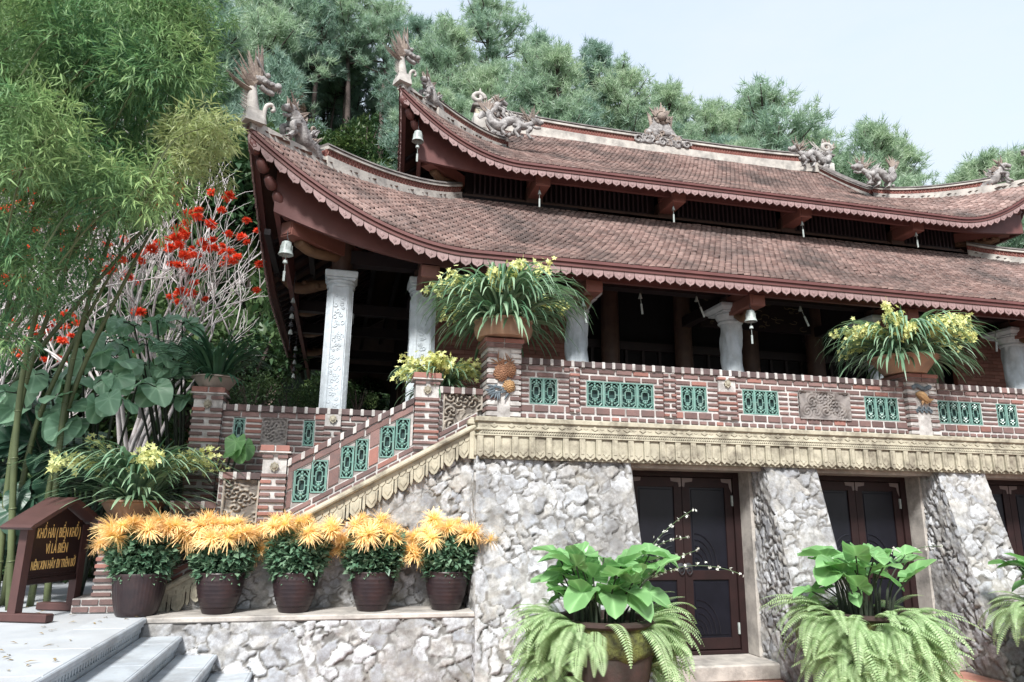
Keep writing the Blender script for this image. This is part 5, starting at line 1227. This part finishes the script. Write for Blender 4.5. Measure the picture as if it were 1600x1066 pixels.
def jar(loc,label,seed,nfern,ntaro,side=None,white=True,moss=True,nf2=0,Lf=(.35,.8)):
    g=np.random.default_rng(seed); q=random.Random(seed); x,y,z=loc; H=.98; t=thing('taro_jar',label,'planter',loc,0,'mossy jars of taro and fern along the basement')
    m=MB(); m.lathe([(0,0),(.30,0),(.31,.03),(.36,.2),(.43,.45),(.47,.68),(.465,.8),(.43,.88),(.40,.90),(.47,.915),(.50,.94),(.50,.965),(.46,.98),(.42,.97),(.40,.9),(0,.88)],48,loc); m.build('jar',[MT['jar']],t,True,40)
    m=MB(); V=[];n=90
    P=[];Fc=[]
    for i in range(26):
        zz=lerp(.52,.93,i/25); r=np.interp(zz,[.45,.68,.8,.88,.90,.93],[.43,.47,.465,.43,.42,.45])
        for k in range(n):
            a=2*PI*k/n; h=mnoise.noise((math.cos(a)*3,math.sin(a)*3,zz*5+seed))+.7*mnoise.noise((math.cos(a)*13,math.sin(a)*13,zz*14)); lo=(i/25-.32-.25*mnoise.noise((math.cos(a)*2,math.sin(a)*2,seed)))*.25
            rr=r+max(-.012,min(.03,lo))+.016*h*(1 if lo>0 else .2)-(0 if lo>0 else .01); P.append((x+rr*math.cos(a),y+rr*math.sin(a),z+zz))
        if i:
            for k in range(n): b=(i-1)*n; Fc.append((b+k,b+(k+1)%n,b+n+(k+1)%n,b+n+k))
    m.add(P,Fc); m.build('moss',[MT['moss']],t,True)
    m=MB(); m.lathe([(0,.93),(.3,.92),(.42,.9)],24,loc); m.build('soil',[MT['soil']],t)
    for i in range(ntaro):
        a=q.uniform(0,6.28); r=.3*math.sqrt(q.random()); b=Vector((x+r*math.cos(a),y+r*math.sin(a)*.8,z+.9)); ln=q.uniform(.25,.68); out=q.uniform(.05,.32); aa=a+q.uniform(-.5,.5)
        top=b+Vector((math.cos(aa)*out,math.sin(aa)*out,ln)); m=MB(); m.tube(bez([b,b+Vector((math.cos(aa)*out*.25,math.sin(aa)*out*.25,ln*.55)),top],5),[.013]*5+[.008]*6,6)
        st_=m.build('stem',[MT['dstem']],t)
        T=Vector((math.cos(aa),math.sin(aa),q.uniform(-.5,1.3))); N=Vector((-math.cos(aa)*q.uniform(-.1,.9),-math.sin(aa)*.5-q.uniform(-.2,.6),1)); V,F=heart(top,T,N,q.uniform(.16,.31),q.uniform(.1,.7),q.uniform(.15,.55),.47,.16,q.uniform(-.05,.15),g)
        m=MB(); m.add(V,F); m.a['vein']=VEIN; lf=m.build('leaf',[MT['taro']],t,True)
    mV,mF=[],[]
    for i in range(nfern):
        a=g.uniform(0,2*PI) if side is None else side[i%len(side)]+g.normal(0,.32)
        r=.40; b=np.array([x+r*np.cos(a),y+r*np.sin(a),z+.90]); frond(mV,mF,b,a+g.normal(0,.3),g.uniform(-.1,1.2),g.uniform(*Lf),g.uniform(1.2,2.6),g.uniform(.05,.085),g,30)
    for i in range(nf2):
        a=g.uniform(-PI,0.1) if side is None else side[i%len(side)]+g.normal(0,.3); r=.46; b=np.array([x+r*np.cos(a),y+r*np.sin(a),z+g.uniform(.25,.9)]); frond(mV,mF,b,a+g.normal(0,.5),g.uniform(-.3,.9),g.uniform(.3,.6),g.uniform(.8,2.0),g.uniform(.055,.09),g,26)
    mesh_np('fern_fronds',np.concatenate(mV),np.concatenate(mF),MT['fern'],t)
    if white:
        for k in range(white):
            a=q.uniform(-.5,.9); b=np.array([x+.15,y,z+1.0]); P=arcs(b[None],np.array([a]),np.array([q.uniform(1.,1.4)]),np.array([q.uniform(.8,1.5)]),np.array([q.uniform(.7,1.5)]),14,g)[0]
            m=MB(); m.tube(P,.004,4); sp=None; ct=[P[j]+g.normal(0,.012,3) for j in range(5,14) for _ in range(3)]; V,F=florets(ct,.018,g); m.m=[1]*len(m.f); m.add(V,F.tolist(),0); m.build('flower_spray',[MT['white'],MT['stem']],t)
    return t
jar((2.57,6.9,FLOOR),'moss-ringed brown jar with upright taro leaves and trailing ferns in front of the nearest door',71,230,46,(-.35,.1,2.9,3.4,.35,-2.6,3.1,.0),7,True,210,(.3,.72))
jar((5.50,6.9,FLOOR),'jar wholly hidden by a thick fern skirt under broad taro leaves',72,200,42,None,2,True,340)
jar((8.32,6.95,FLOOR),'planter of taro and ferns cut off by the right edge of the view',73,120,30,None,2,True,120)
# ---------------------------------------------------------------- bamboo clump at the left
bam=thing('bamboo_clump','tall dense bamboo clump leaning in from the left edge','bamboo',(-5.2,9.6,PATH))
g=np.random.default_rng(81); q=random.Random(81)
cl=[]
# leafy boughs, region by region: (pixel box, number of boughs, depth range, radius range, yellowish)
for (bx,nb,yr,rr,ye) in (((-120,-60,120,120),16,(6.8,9.5),(.34,.6),0),((60,-60,300,90),19,(6.8,9.2),(.34,.55),0),((-120,110,90,330),17,(6.8,9.5),(.34,.6),0),((80,90,262,300),22,(6.8,9.2),(.34,.6),0),
      ((-120,310,150,440),12,(7,9.6),(.3,.5),0),((120,270,215,330),4,(7,9),(.25,.42),0),((-120,420,90,480),5,(7,9.6),(.22,.34),0),((-60,420,40,560),5,(7,9),(.2,.32),0),
      ((250,180,350,275),15,(6.6,7.8),(.14,.26),1),((230,260,290,310),3,(6.8,7.8),(.14,.22),1),((262,20,318,190),10,(7.4,8.8),(.18,.34),0),((-60,130,60,260),6,(6.2,6.8),(.25,.4),2)):
    for _ in range(nb): p=at(q.uniform(bx[0],bx[2]),q.uniform(bx[1],bx[3]),q.uniform(*yr)); cl.append((p,q.uniform(*rr),ye))
def bough_leaves(sel,mname,nper,pname):
    C_=[];D_=[];L_=[];N_=[]
    for p,r,ye in sel:
        n=int(nper*(r/.4)**2); ts=np.array(p)+rand_dir(n,g)*(g.random((n,1))**.45)*r*np.array([1.05,1.0,.85])
        for j in range(6):
            out=unit(ts-np.array(p)); d=out*.6+np.array([0,0,-.32])+g.normal(0,.5,(n,3)); C_.append(ts+g.normal(0,.022,(n,3))); D_.append(d); N_.append(np.array([0,0,1.])+g.normal(0,.5,(n,3))); L_.append(g.uniform(.08,.165,n))
    C_=np.concatenate(C_);D_=np.concatenate(D_);N_=np.concatenate(N_);L_=np.concatenate(L_); V,F=leaves_np(C_,D_,N_,L_,L_*.125); return mesh_np(pname,V,F,MT[mname],bam)
bough_leaves([c for c in cl if c[2]!=1],'bamboo',84,'foliage'); o=bough_leaves([c for c in cl if c[2]==1],'bambooy',130,'yellow_foliage'); o['label']='yellowing lighter bamboo foliage hanging at the right'
culms=[((-5.3,9.9),(55,330,8.6)),((-5.0,9.6),(130,360,8.4)),((-4.7,9.4),(165,330,8.2)),((-5.6,9.4),(15,340,8.6)),((-5.1,9.2),(90,300,8.0)),((-5.8,9.8),(-40,330,9.0)),((-5.4,9.1),(60,200,7.6)),((-4.6,9.7),(205,380,8.5))]
for bpx,tpx,Y in ((8,(120,380),9.0),(32,(95,350),8.8),(62,(205,420),9.1),(-15,(45,360),8.9),(20,(150,470),9.2),(88,(185,330),9.0)):
    b_=at(bpx,850,Y); culms.append(((b_.x,b_.y),(*tpx,Y-.4)))
for (bx,by),(px,py,Y) in culms:
    e=at(px,py,Y); m=MB(); b=Vector((bx,by,PATH-.05)); mid=(b+e)/2+Vector((-.22,.1,.25)); top=e+(e-mid)*.4+Vector((.05,-.1,-.15)); pts=bez([b,mid,e,top],9); n_=len(pts); m.tube(pts,[lerp(.038,.008,(i/(n_-1))**1.2) for i in range(n_)],8)
    for i in range(2,n_-4,2): d=(pts[i+1]-pts[i]).normalized(); r=lerp(.038,.008,(i/(n_-1))**1.2); m.tube([pts[i]-d*.012,pts[i],pts[i]+d*.012],[r,r*1.22,r],8)
    cu=m.build('culm',[MT['culm']],bam,True)
# twigs joining boughs to culms
m=MB()
for p,r,ye in cl:
    if q.random()<.75:
        b=p+Vector((q.uniform(-.7,-.2),q.uniform(-.2,.5),q.uniform(-.9,-.2))); m.tube(bez([b,(b+p)/2+Vector((0,0,.15)),p+Vector((r*.5,0,-.05))],4),[.009]*4+[.006]*4+[.003],4)
o=m.build('twigs',[MT['culm']],bam); o['kind']='stuff'
# ---------------------------------------------------------------- bare coral tree with red flowers
def coral_tree(base,label,targets,nfl,seed,scale=1.):
    q=random.Random(seed); g=np.random.default_rng(seed); t=thing('coral_tree',label,'tree',base,0,'red-flowering bare trees'); tips=[]; b=Vector(base)
    tr=MB(); br=MB(); tw=MB()
    fork=b+Vector((.25,0,1.25*scale)); tr.tube(bez([b,b+Vector((.1,.05,.6*scale)),fork],5),[.16,.155,.15,.145,.14,.135,.13,.125,.12,.12,.12],9)
    def grow(p,d,l,r,dep,mb):
        pts=[p]; dd=Vector(d).normalized()
        for k in range(4):
            dd=(dd+Vector((q.gauss(0,.16),q.gauss(0,.16),q.gauss(.06,.12)))).normalized(); pts.append(pts[-1]+dd*l/4)
        mb.tube(pts,[lerp(r,r*.62,k/4) for k in range(5)],6 if r>.02 else 4)
        if dep==0: tips.append((pts[-1],dd)); return
        for k in range(q.choice((2,3,3)) if dep>1 else q.choice((3,4))):
            s=pts[q.choice((2,3,4,4))]; nd=(dd+Vector((q.gauss(0,.55),q.gauss(0,.55),q.gauss(.38,.3)))).normalized(); grow(s,nd,l*q.uniform(.58,.8),r*.58,dep-1,tw if dep<=2 else br)
    for (px,py,Y) in targets:
        e=Vector(at(px,py,Y)); v=e-fork; grow(fork,v+Vector((0,0,.15)),v.length*.52,.042*scale,4,br)
    tr.build('trunk',[MT['palebark']],t,True); o=br.build('branches',[MT['twigbark']],t,True); o['kind']='stuff'; o=tw.build('twigs',[MT['twigbark']],t,True); o['kind']='stuff'
    # flower heads: balls of curved red petals
    fm=[]
    for s_ in range(3):
        n=80; d=rand_dir(n,g); d[:,2]=d[:,2]*.7; c=d*.012; V,F=leaves_np(c,d,rand_dir(n,g),g.uniform(.055,.09,n),np.full(n,.035)); o=mesh_np('flower',V,F,MT['coral']); fm.append(o.data); bpy.data.objects.remove(o)
    tips[:]=[a for a in tips if .17<a[0].z/a[0].y<.44]; tips.sort(key=lambda a:a[0].y+q.uniform(0,2.2))
    pick=[]
    for p,d in tips:
        if len(pick)<nfl and all((p-a).length>.15 for a,_ in pick): pick.append((p,d))
    for p,d in pick:
        o=bpy.data.objects.new('flower',fm[q.randrange(3)]); C.objects.link(o); o.parent=t; o.location=p+d*.03-b; s=q.uniform(.75,1.3); o.scale=(s,s,s*.85); o.rotation_euler=(q.uniform(-.5,.5),q.uniform(-.5,.5),q.uniform(0,6))
MT['twigbark']=mat('pale_twig',(.60,.56,.55),(.40,.365,.355),sc=6,rough=.8,bump=.2)
coral_tree((-3.5,12.6,PATH),'bare coral tree nearest the temple, full of red flowers and pale twigs',[(255,330,12),(330,320,12.2),(385,350,12.4),(300,380,11.6),(360,420,12.2),(395,440,12.6),(280,430,11.5),(225,350,12.8),(330,460,11.8)],100,91)
coral_tree((-6.6,13.2,PATH),'second bare coral tree half hidden behind the bamboo culms',[(30,470,12.6),(110,440,12.4),(170,420,12.2),(210,470,12),(70,530,12),(150,520,11.8),(-20,540,12.5),(120,380,13),(200,540,11.8)],100,92)
# ---------------------------------------------------------------- broad-leaved plants
def broad_plant(base,label,spots,mname,seed,smin,smax,tilt=0.,n=3,spread=.3):
    g=np.random.default_rng(seed); q=random.Random(seed); t=thing('broadleaf_plant',label,'plant',base,0,None); b=Vector(base)
    sm=MB()
    for (px,py,Y) in spots:
        e=Vector(at(px,py,Y)); sm.tube(bez([b,lerp(b,e,.55)+Vector((0,0,.12)),e],5),[.022]*5+[.014]*5+[.008],6)
        for k in range(n):
            a=q.uniform(0,6.28); off=Vector((math.cos(a),math.sin(a)*.8,q.uniform(-.35,.5)))*q.uniform(.3,1)*spread; c=e+off; sm.tube([e,(e+c)/2+Vector((0,0,.03)),c],[.008,.006,.005],4)
            T=Vector((off.x*1.2+q.uniform(-.35,.35),off.y-.25,q.uniform(-.9,.25)-tilt)); N=Vector((q.uniform(-.7,.7),-.35+q.uniform(-.5,.4),1)); V,F=heart(c,T,N,q.uniform(smin,smax),q.uniform(.15,.4),q.uniform(.05,.22),.66,.2,0,g); lf=MB(); lf.add(V,F); lf.a['vein']=VEIN; lf.build('leaf',[MT[mname]],t,True)
    sm.build('stem',[MT['dstem']],t,True)
broad_plant((-2.9,10.0,PATH),'broad-leaved shrub with pale green drooping leaves above the tan orchid bowl',[(30,615,9.0),(75,590,9.1),(110,630,9.0),(150,600,9.1),(180,630,9),(130,560,9.3),(190,570,9.3),(165,535,9.5),(215,600,9.2),(60,640,9.2),(100,665,9.1)],'big',101,.17,.27,.1,4,.26)
broad_plant((-1.9,10.3,PATH),'dense darker broad-leaved shrub beneath the coral tree',[(210,510,9.8),(245,500,9.9),(285,505,10),(230,540,9.7),(270,545,9.8),(310,540,9.9),(255,580,9.6),(290,580,9.7),(225,570,9.7),(200,545,9.8),(315,570,9.9),(240,615,9.7),(275,620,9.7)],'big',102,.10,.18,.05,6,.26)
broad_plant((-1.35,9.1,-.4),'single plant of large round leaves growing beside the stepped stair panel',[(362,705,9.0),(378,695,9.0)],'taro',103,.15,.2,.2,2,.1)
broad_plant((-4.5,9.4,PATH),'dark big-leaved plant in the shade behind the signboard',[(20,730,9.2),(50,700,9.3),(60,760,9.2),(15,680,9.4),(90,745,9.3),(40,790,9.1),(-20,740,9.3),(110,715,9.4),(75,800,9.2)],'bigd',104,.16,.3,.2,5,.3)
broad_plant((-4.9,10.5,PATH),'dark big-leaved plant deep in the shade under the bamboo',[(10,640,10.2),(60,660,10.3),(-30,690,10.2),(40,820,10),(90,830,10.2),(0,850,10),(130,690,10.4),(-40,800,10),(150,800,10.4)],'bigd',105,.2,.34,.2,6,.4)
# ---------------------------------------------------------------- shrubs
def shrub_mesh(seed,n=2600,blobs=9,leaf=.16,name='foliage',mname='shrub'):
    g=np.random.default_rng(seed); C_=[];D_=[]
    for k in range(blobs):
        c=np.array([g.uniform(-.6,.6),g.uniform(-.6,.6),g.uniform(.3,1.0)]); r=g.uniform(.3,.55); d=rand_dir(n//blobs,g); C_.append(c+d*r*(g.random((len(d),1))**.35)); D_.append(d*.6+g.normal(0,.5,d.shape)+np.array([0,0,.2]))
    C_=np.concatenate(C_);D_=np.concatenate(D_); k=len(C_); V,F=leaves_np(C_,D_,np.array([0,0,1.])+g.normal(0,.5,(k,3)),g.uniform(.6,1.2,k)*leaf,g.uniform(.6,1.1,k)*leaf*.45); o=mesh_np(name,V,F,MT[mname]); me=o.data; bpy.data.objects.remove(o); return me
SH=[shrub_mesh(110+i) for i in range(3)]+[shrub_mesh(115+i,2200,6,.10) for i in range(2)]
m=MB(); 
for k in range(6): a=k*1.05; m.tube([(0,0,0),(.25*math.cos(a),.25*math.sin(a),.5),(.4*math.cos(a),.4*math.sin(a),.95)],[.05,.035,.015],5)
SHT=m.build('stem',[MT['bark']]); SHTM=SHT.data; bpy.data.objects.remove(SHT)
def shrub(loc,s,k,label,group,zs_=1.):
    t=thing('shrub',label,'shrub',loc,rnd.uniform(0,6),group); t.scale=(s,s,s*zs_)
    for nm,me in (('foliage',SH[k]),('stem',SHTM)):
        o=bpy.data.objects.new(nm,me); C.objects.link(o); o.parent=t
for (px,py,Y,s,k,lb) in ((385,520,16,1.5,0,'dark shrub behind the coral tree beside the roof edge'),(340,470,19,2.4,1,'tall dark shrub behind the coral tree twigs'),(300,540,17,1.9,2,'low dark shrub filling in under the coral tree'),(400,600,13,.7,3,'small shrub against the terrace beside the corner column'),(560,610,11,.35,4,'tuft of foliage at the foot of the corner column'),(455,615,11.5,.5,3,'silvery shrub left of the corner column foot'),(375,628,9.75,.28,4,'small yellowish plant behind the parapet coping'),
      (560,600,21.5,1.2,1,'dark shrub behind the terrace seen past the corner column'),(590,605,22.5,1.1,2,'second dark shrub behind the terrace right of the corner column'),(530,600,23.5,1.4,0,'third dark shrub far behind the corner column'),(200,600,18,2.4,0,'dark shrub mass behind the second coral tree'),(80,600,18,2.8,1,'dark shrub behind the bamboo culms'),(-40,560,17,2.8,2,'dark shrub at the far left behind the bamboo'),(120,480,20,2.8,0,'tall shrub rising behind the second coral tree'),(10,430,20,2.8,1,'tall shrub behind the upper bamboo culms'),(230,400,22,2.6,2,'tall shrub behind the coral tree crown'),(-10,830,12,1.4,2,'dark ground shrub left of the signboard'),(120,850,13.5,1.1,0,'dark ground shrub behind the signboard post'),(60,770,13,1.6,1,'dark shrub in the shade behind the signboard roof')):
    p=at(px,py,Y); shrub((p.x,p.y,max(p.z-1.0*s,ground_z(p.x,p.y)-.1,PATH-.1 if Y<24 else -9)),s,k,lb,'shrubs on the left')
# ---------------------------------------------------------------- pines on the hill
def pine_protos():
    out=[]
    for s in range(6):
        g=np.random.default_rng(200+s); q=random.Random(200+s); H=10.; c0=(.50,.42,.55,.36,.48,.30)[s]; tr=MB(); lean=q.uniform(-.5,.5)
        tp=bez([(0,0,-.6),(lean*.2,.1,H*.3),(lean*.7,-.1,H*.65),(lean,0,H*.97)],6); n_=len(tp); tr.tube(tp,[lerp(.17,.03,i/(n_-1)) for i in range(n_)],7); tf=[];td=[]
        zz=H*c0
        def axis(z): return Vector((lean*(z/H)**1.3,0,z))
        while zz<H*.98:
            f=(zz/H-c0)/(1-c0); R_=lerp(2.5,.5,f**1.1)*(1. if f>.12 else .75)*q.uniform(.75,1.15)
            for k in range(q.choice((3,4,5))):
                a=q.uniform(0,6.28); b=axis(zz); d=Vector((math.cos(a),math.sin(a),.25+.3*f)); e=b+d*R_*q.uniform(.6,1.); e.z+=.25*R_; mid=(b+e)/2+Vector((0,0,-.06*R_)); pp=bez([b,mid,e],4); tr.tube(pp,[lerp(.05,.014,i/(len(pp)-1)) for i in range(len(pp))],4)
                for j in range(int(5+R_*8)):
                    u=q.uniform(.35,1.05); c=b.lerp(e,u)+Vector((q.gauss(0,.22),q.gauss(0,.22),q.gauss(.1,.18)))*(.5+.5*R_/2); tf.append(c); td.append((d*.6+Vector((q.gauss(0,.4),q.gauss(0,.4),.9))).normalized())
            zz+=H*q.uniform(.030,.05)
        for j in range(14): tf.append(axis(H*.97)+Vector((q.gauss(0,.2),q.gauss(0,.2),q.uniform(-.3,.3)))); td.append(Vector((q.gauss(0,.3),q.gauss(0,.3),1)))
        tf=np.array(tf); td=np.array(td); N_=22; c=np.repeat(tf,N_,0)+g.normal(0,.05,(len(tf)*N_,3)); d=np.repeat(td,N_,0)*.75+g.normal(0,.62,c.shape); L=g.uniform(.22,.42,len(c)); 
        d=unit(d); sd=unit(np.cross(d,rand_dir(len(d),g)))*.016; V=np.stack([c-sd,c+sd,c+d*L[:,None]],1).reshape(-1,3); F=np.arange(len(V)).reshape(-1,3)
        o=mesh_np('crown',V,F,MT['pined'] if s in(1,4) else MT['pine']); cm=o.data; bpy.data.objects.remove(o); o=tr.build('trunk',[MT['bark']],None,True); tm=o.data; bpy.data.objects.remove(o); out.append((cm,tm))
    return out
PINES=pine_protos()
def pine(loc,s,k,label,group,dead=False):
    t=thing('pine_tree',label,'tree',loc,rnd.uniform(0,6.28),group); t.scale=(s*rnd.uniform(.95,1.15),s*rnd.uniform(.95,1.15),s)
    for nm,me in (('trunk',PINES[k][1]),('crown',PINES[k][0])):
        o=bpy.data.objects.new(nm,me); C.objects.link(o); o.parent=t
NEAR='pine trees on the hillside'
def pine_top(px,py,k,Y0,label,hmin=8,hmax=15,grp=NEAR):
    best=None
    Y=Y0
    for dy in range(0,22):
        p=at(px,py,Y0+dy); h=p.z-ground_z(p.x,p.y)
        if hmin<=h<=hmax: best=(p,h); break
    if best is None:
        p=at(px,py,Y0+6); h=min(max(p.z-ground_z(p.x,p.y),hmin),hmax+6); best=(p,h)
    p,h=best; pine((p.x,p.y,p.z-h),h/10.,k,label,grp)
for i,(px,py,k,Y0,lb) in enumerate((
  (770,0,2,34,'tall loose pine rising above the ridge-end finial of the top roof'),(830,70,0,38,'pine just right of the tallest pine, above the left of the top ridge'),(872,85,3,36,'rounded pine above the top ridge, left of its middle'),(925,82,1,40,'dark pine behind the top ridge between two paler pines'),
  (985,112,0,38,'pine immediately left of the flaming ridge jewel'),(1045,140,3,40,'pine immediately right of the flaming ridge jewel'),(1100,168,5,42,'small pine between the jewel and the broad right-hand pine'),(1200,140,2,40,'broad pine rising highest behind the right half of the top ridge'),(1150,175,0,42,'smaller pine against the left side of the broad right-hand pine'),
  (1272,208,5,44,'small slender pine behind the right ridge dragon'),(1358,203,3,42,'isolated pine standing against the sky right of the right ridge dragon'),(1395,228,5,46,'short pine at the right edge of the isolated pine'),(1545,245,3,40,'pine behind the rightmost hip dragon'),(1500,272,5,44,'low pine at the left end of the far right clump above the hip dragon'),(1572,250,2,46,'second pine of the far right clump above the roof'),(1590,238,0,42,'pine at the right edge of the view above the roof'),
  (700,45,3,36,'pine behind the upper hip dragon'),(655,45,1,40,'slim pine just right of the tall upper corner finial'),(610,5,2,40,'tall pine behind the upper corner finial'),(560,-30,0,40,'tall pine between the two corner finials, right one'),(510,-25,1,40,'tall pine between the two corner finials, middle one'),(455,-40,2,40,'tall pine directly behind the lower corner finial head'),(410,-20,0,41,'pine left of the lower corner finial top'),
  (350,30,1,34,'dark pine between the bamboo and the lower corner finial'),(300,-20,2,32,'pine showing past the right edge of the bamboo top'),(220,-40,0,30,'pine hidden mostly behind the bamboo top'),(120,-60,3,30,'pine behind the upper left of the bamboo'),(20,-60,2,30,'pine behind the far left of the bamboo'))):
    pine_top(px,py,k,Y0,lb,8,13 if 400<px<620 else 15)
# further trees of the same wood, one behind another, that nothing tells apart
for i in range(30):
    px=(rnd.uniform(250,420) if i<9 else rnd.uniform(640,780)) if i<20 else rnd.uniform(760,1300); sky_=np.interp(px,[250,600,760,1000,1300],[-60,20,60,150,235]); py=sky_+(rnd.uniform(30,150) if i<20 else rnd.uniform(20,70))
    pine_top(px,py,(0,2,4,1,4,2)[i%6],rnd.uniform(28,44),'hillside pine among many like it behind the temple roofs',7,14,'crowd of pines behind the roofs')
for i in range(22):
    px=rnd.uniform(330,660); pine_top(px,rnd.uniform(70,150),(1,4,2,0)[i%4],47+rnd.uniform(0,6),'hillside pine among many like it behind the temple roofs',5,11,'crowd of pines behind the roofs')
for i in range(26):
    px=rnd.uniform(380,660); Y=rnd.uniform(40,50); p=at(px,300,Y); shrub((p.x,p.y,ground_z(p.x,p.y)-.2),rnd.uniform(1.3,2.4),rnd.randrange(3),'leafy undergrowth shrub on the slope under the pines','undergrowth shrubs under the pines',rnd.uniform(.8,1.4))
p=at(452,118,39); pine((p.x,p.y,p.z-5.5),.55,5,'browning pine crown just right of the lower corner finial',NEAR)
for o in list(C.objects):
    if o.get('label','').startswith('browning'):
        for ch in o.children:
            if ch.name.startswith('crown'): ch.data=ch.data.copy(); ch.data.materials[0]=MT['pineb']
for i in range(44):
    px=rnd.uniform(330,700) if i<34 else rnd.uniform(700,1600); Y=rnd.uniform(30,46); p=at(px,300,Y); shrub((p.x,p.y,ground_z(p.x,p.y)-.2),rnd.uniform(1.0,2.3),rnd.randrange(3),'leafy undergrowth shrub on the slope under the pines','undergrowth shrubs under the pines',rnd.uniform(.8,1.3))
for i in range(34):
    px=rnd.uniform(270,425); py=rnd.uniform(250,480); Y=rnd.uniform(24,36); p=at(px,py,Y); shrub((p.x,p.y,p.z-2.0),rnd.uniform(2.0,3.0),rnd.randrange(3),'dark bush on the slope between the coral tree and the roof','bushes behind the coral tree')
# ---------------------------------------------------------------- low tiled hall at the back left
sh=thing('side_hall','low tiled hall at the back left with a pale gable finial','building',(-7,25,PATH))
m=MB(); m.box(-13,-2.6,23.5,27.5,PATH,3.0); m.build('wall',[MT['brickbg']],sh)
V=[];F=[]
for sgn in (-1,1):
    for j in range(16):
        for i in range(60):
            x=-13.4+i*.187+(j%2)*.09; y0_=25.5+sgn*(2.6-j*.165); z_=2.75+j*.15; b=len(V); y1_=y0_-sgn*.24
            V+=[(x,y0_,z_+.05),(x+.17,y0_,z_+.05),(x+.17,y1_,z_+.20),(x,y1_,z_+.20),(x,y0_,z_),(x+.17,y0_,z_)]; F+=[(b,b+1,b+2,b+3),(b+4,b+5,b+1,b)]
mesh_np('roof',V,F,MT['tile'],sh)
m=MB(); m.box(-13.4,-2.2,25.4,25.6,5.0,5.4); m.build('ridge',[MT['cement']],sh)
m=MB(); b=Vector((-2.45,25.4,5.2)); m.tube(bez([b,b+Vector((-.05,0,.5)),b+Vector((.1,0,.9)),b+Vector((-.1,0,1.2))],5),[.3,.3,.28,.27,.26,.25,.24,.22,.2,.18,.16,.14,.12,.1,.08,.05],9)
for k in range(12): a=.3+2.6*k/11; m.spike(b+Vector((0,0,.6)),(math.cos(a)*.8,0,math.sin(a)*.8),.1,5)
m.build('gable_finial',[MT['ornpale']],sh,True)
# ---------------------------------------------------------------- fallen leaves on the path and steps
g=np.random.default_rng(300); n=150
c=np.stack([g.uniform(-4.5,-1.8,n),g.uniform(4.5,9.5,n),np.full(n,PATH+.008)],-1); d=np.stack([g.normal(size=n),g.normal(size=n),g.normal(0,.06,n)],-1)
V,F=leaves_np(c,d,np.array([0,0,1.])+g.normal(0,.12,(n,3)),g.uniform(.05,.1,n),g.uniform(.015,.03,n)); tag(mesh_np('fallen_leaves',V,F,MT['litter']),'dry bamboo leaves fallen on the pale path','leaves',kind='stuff')
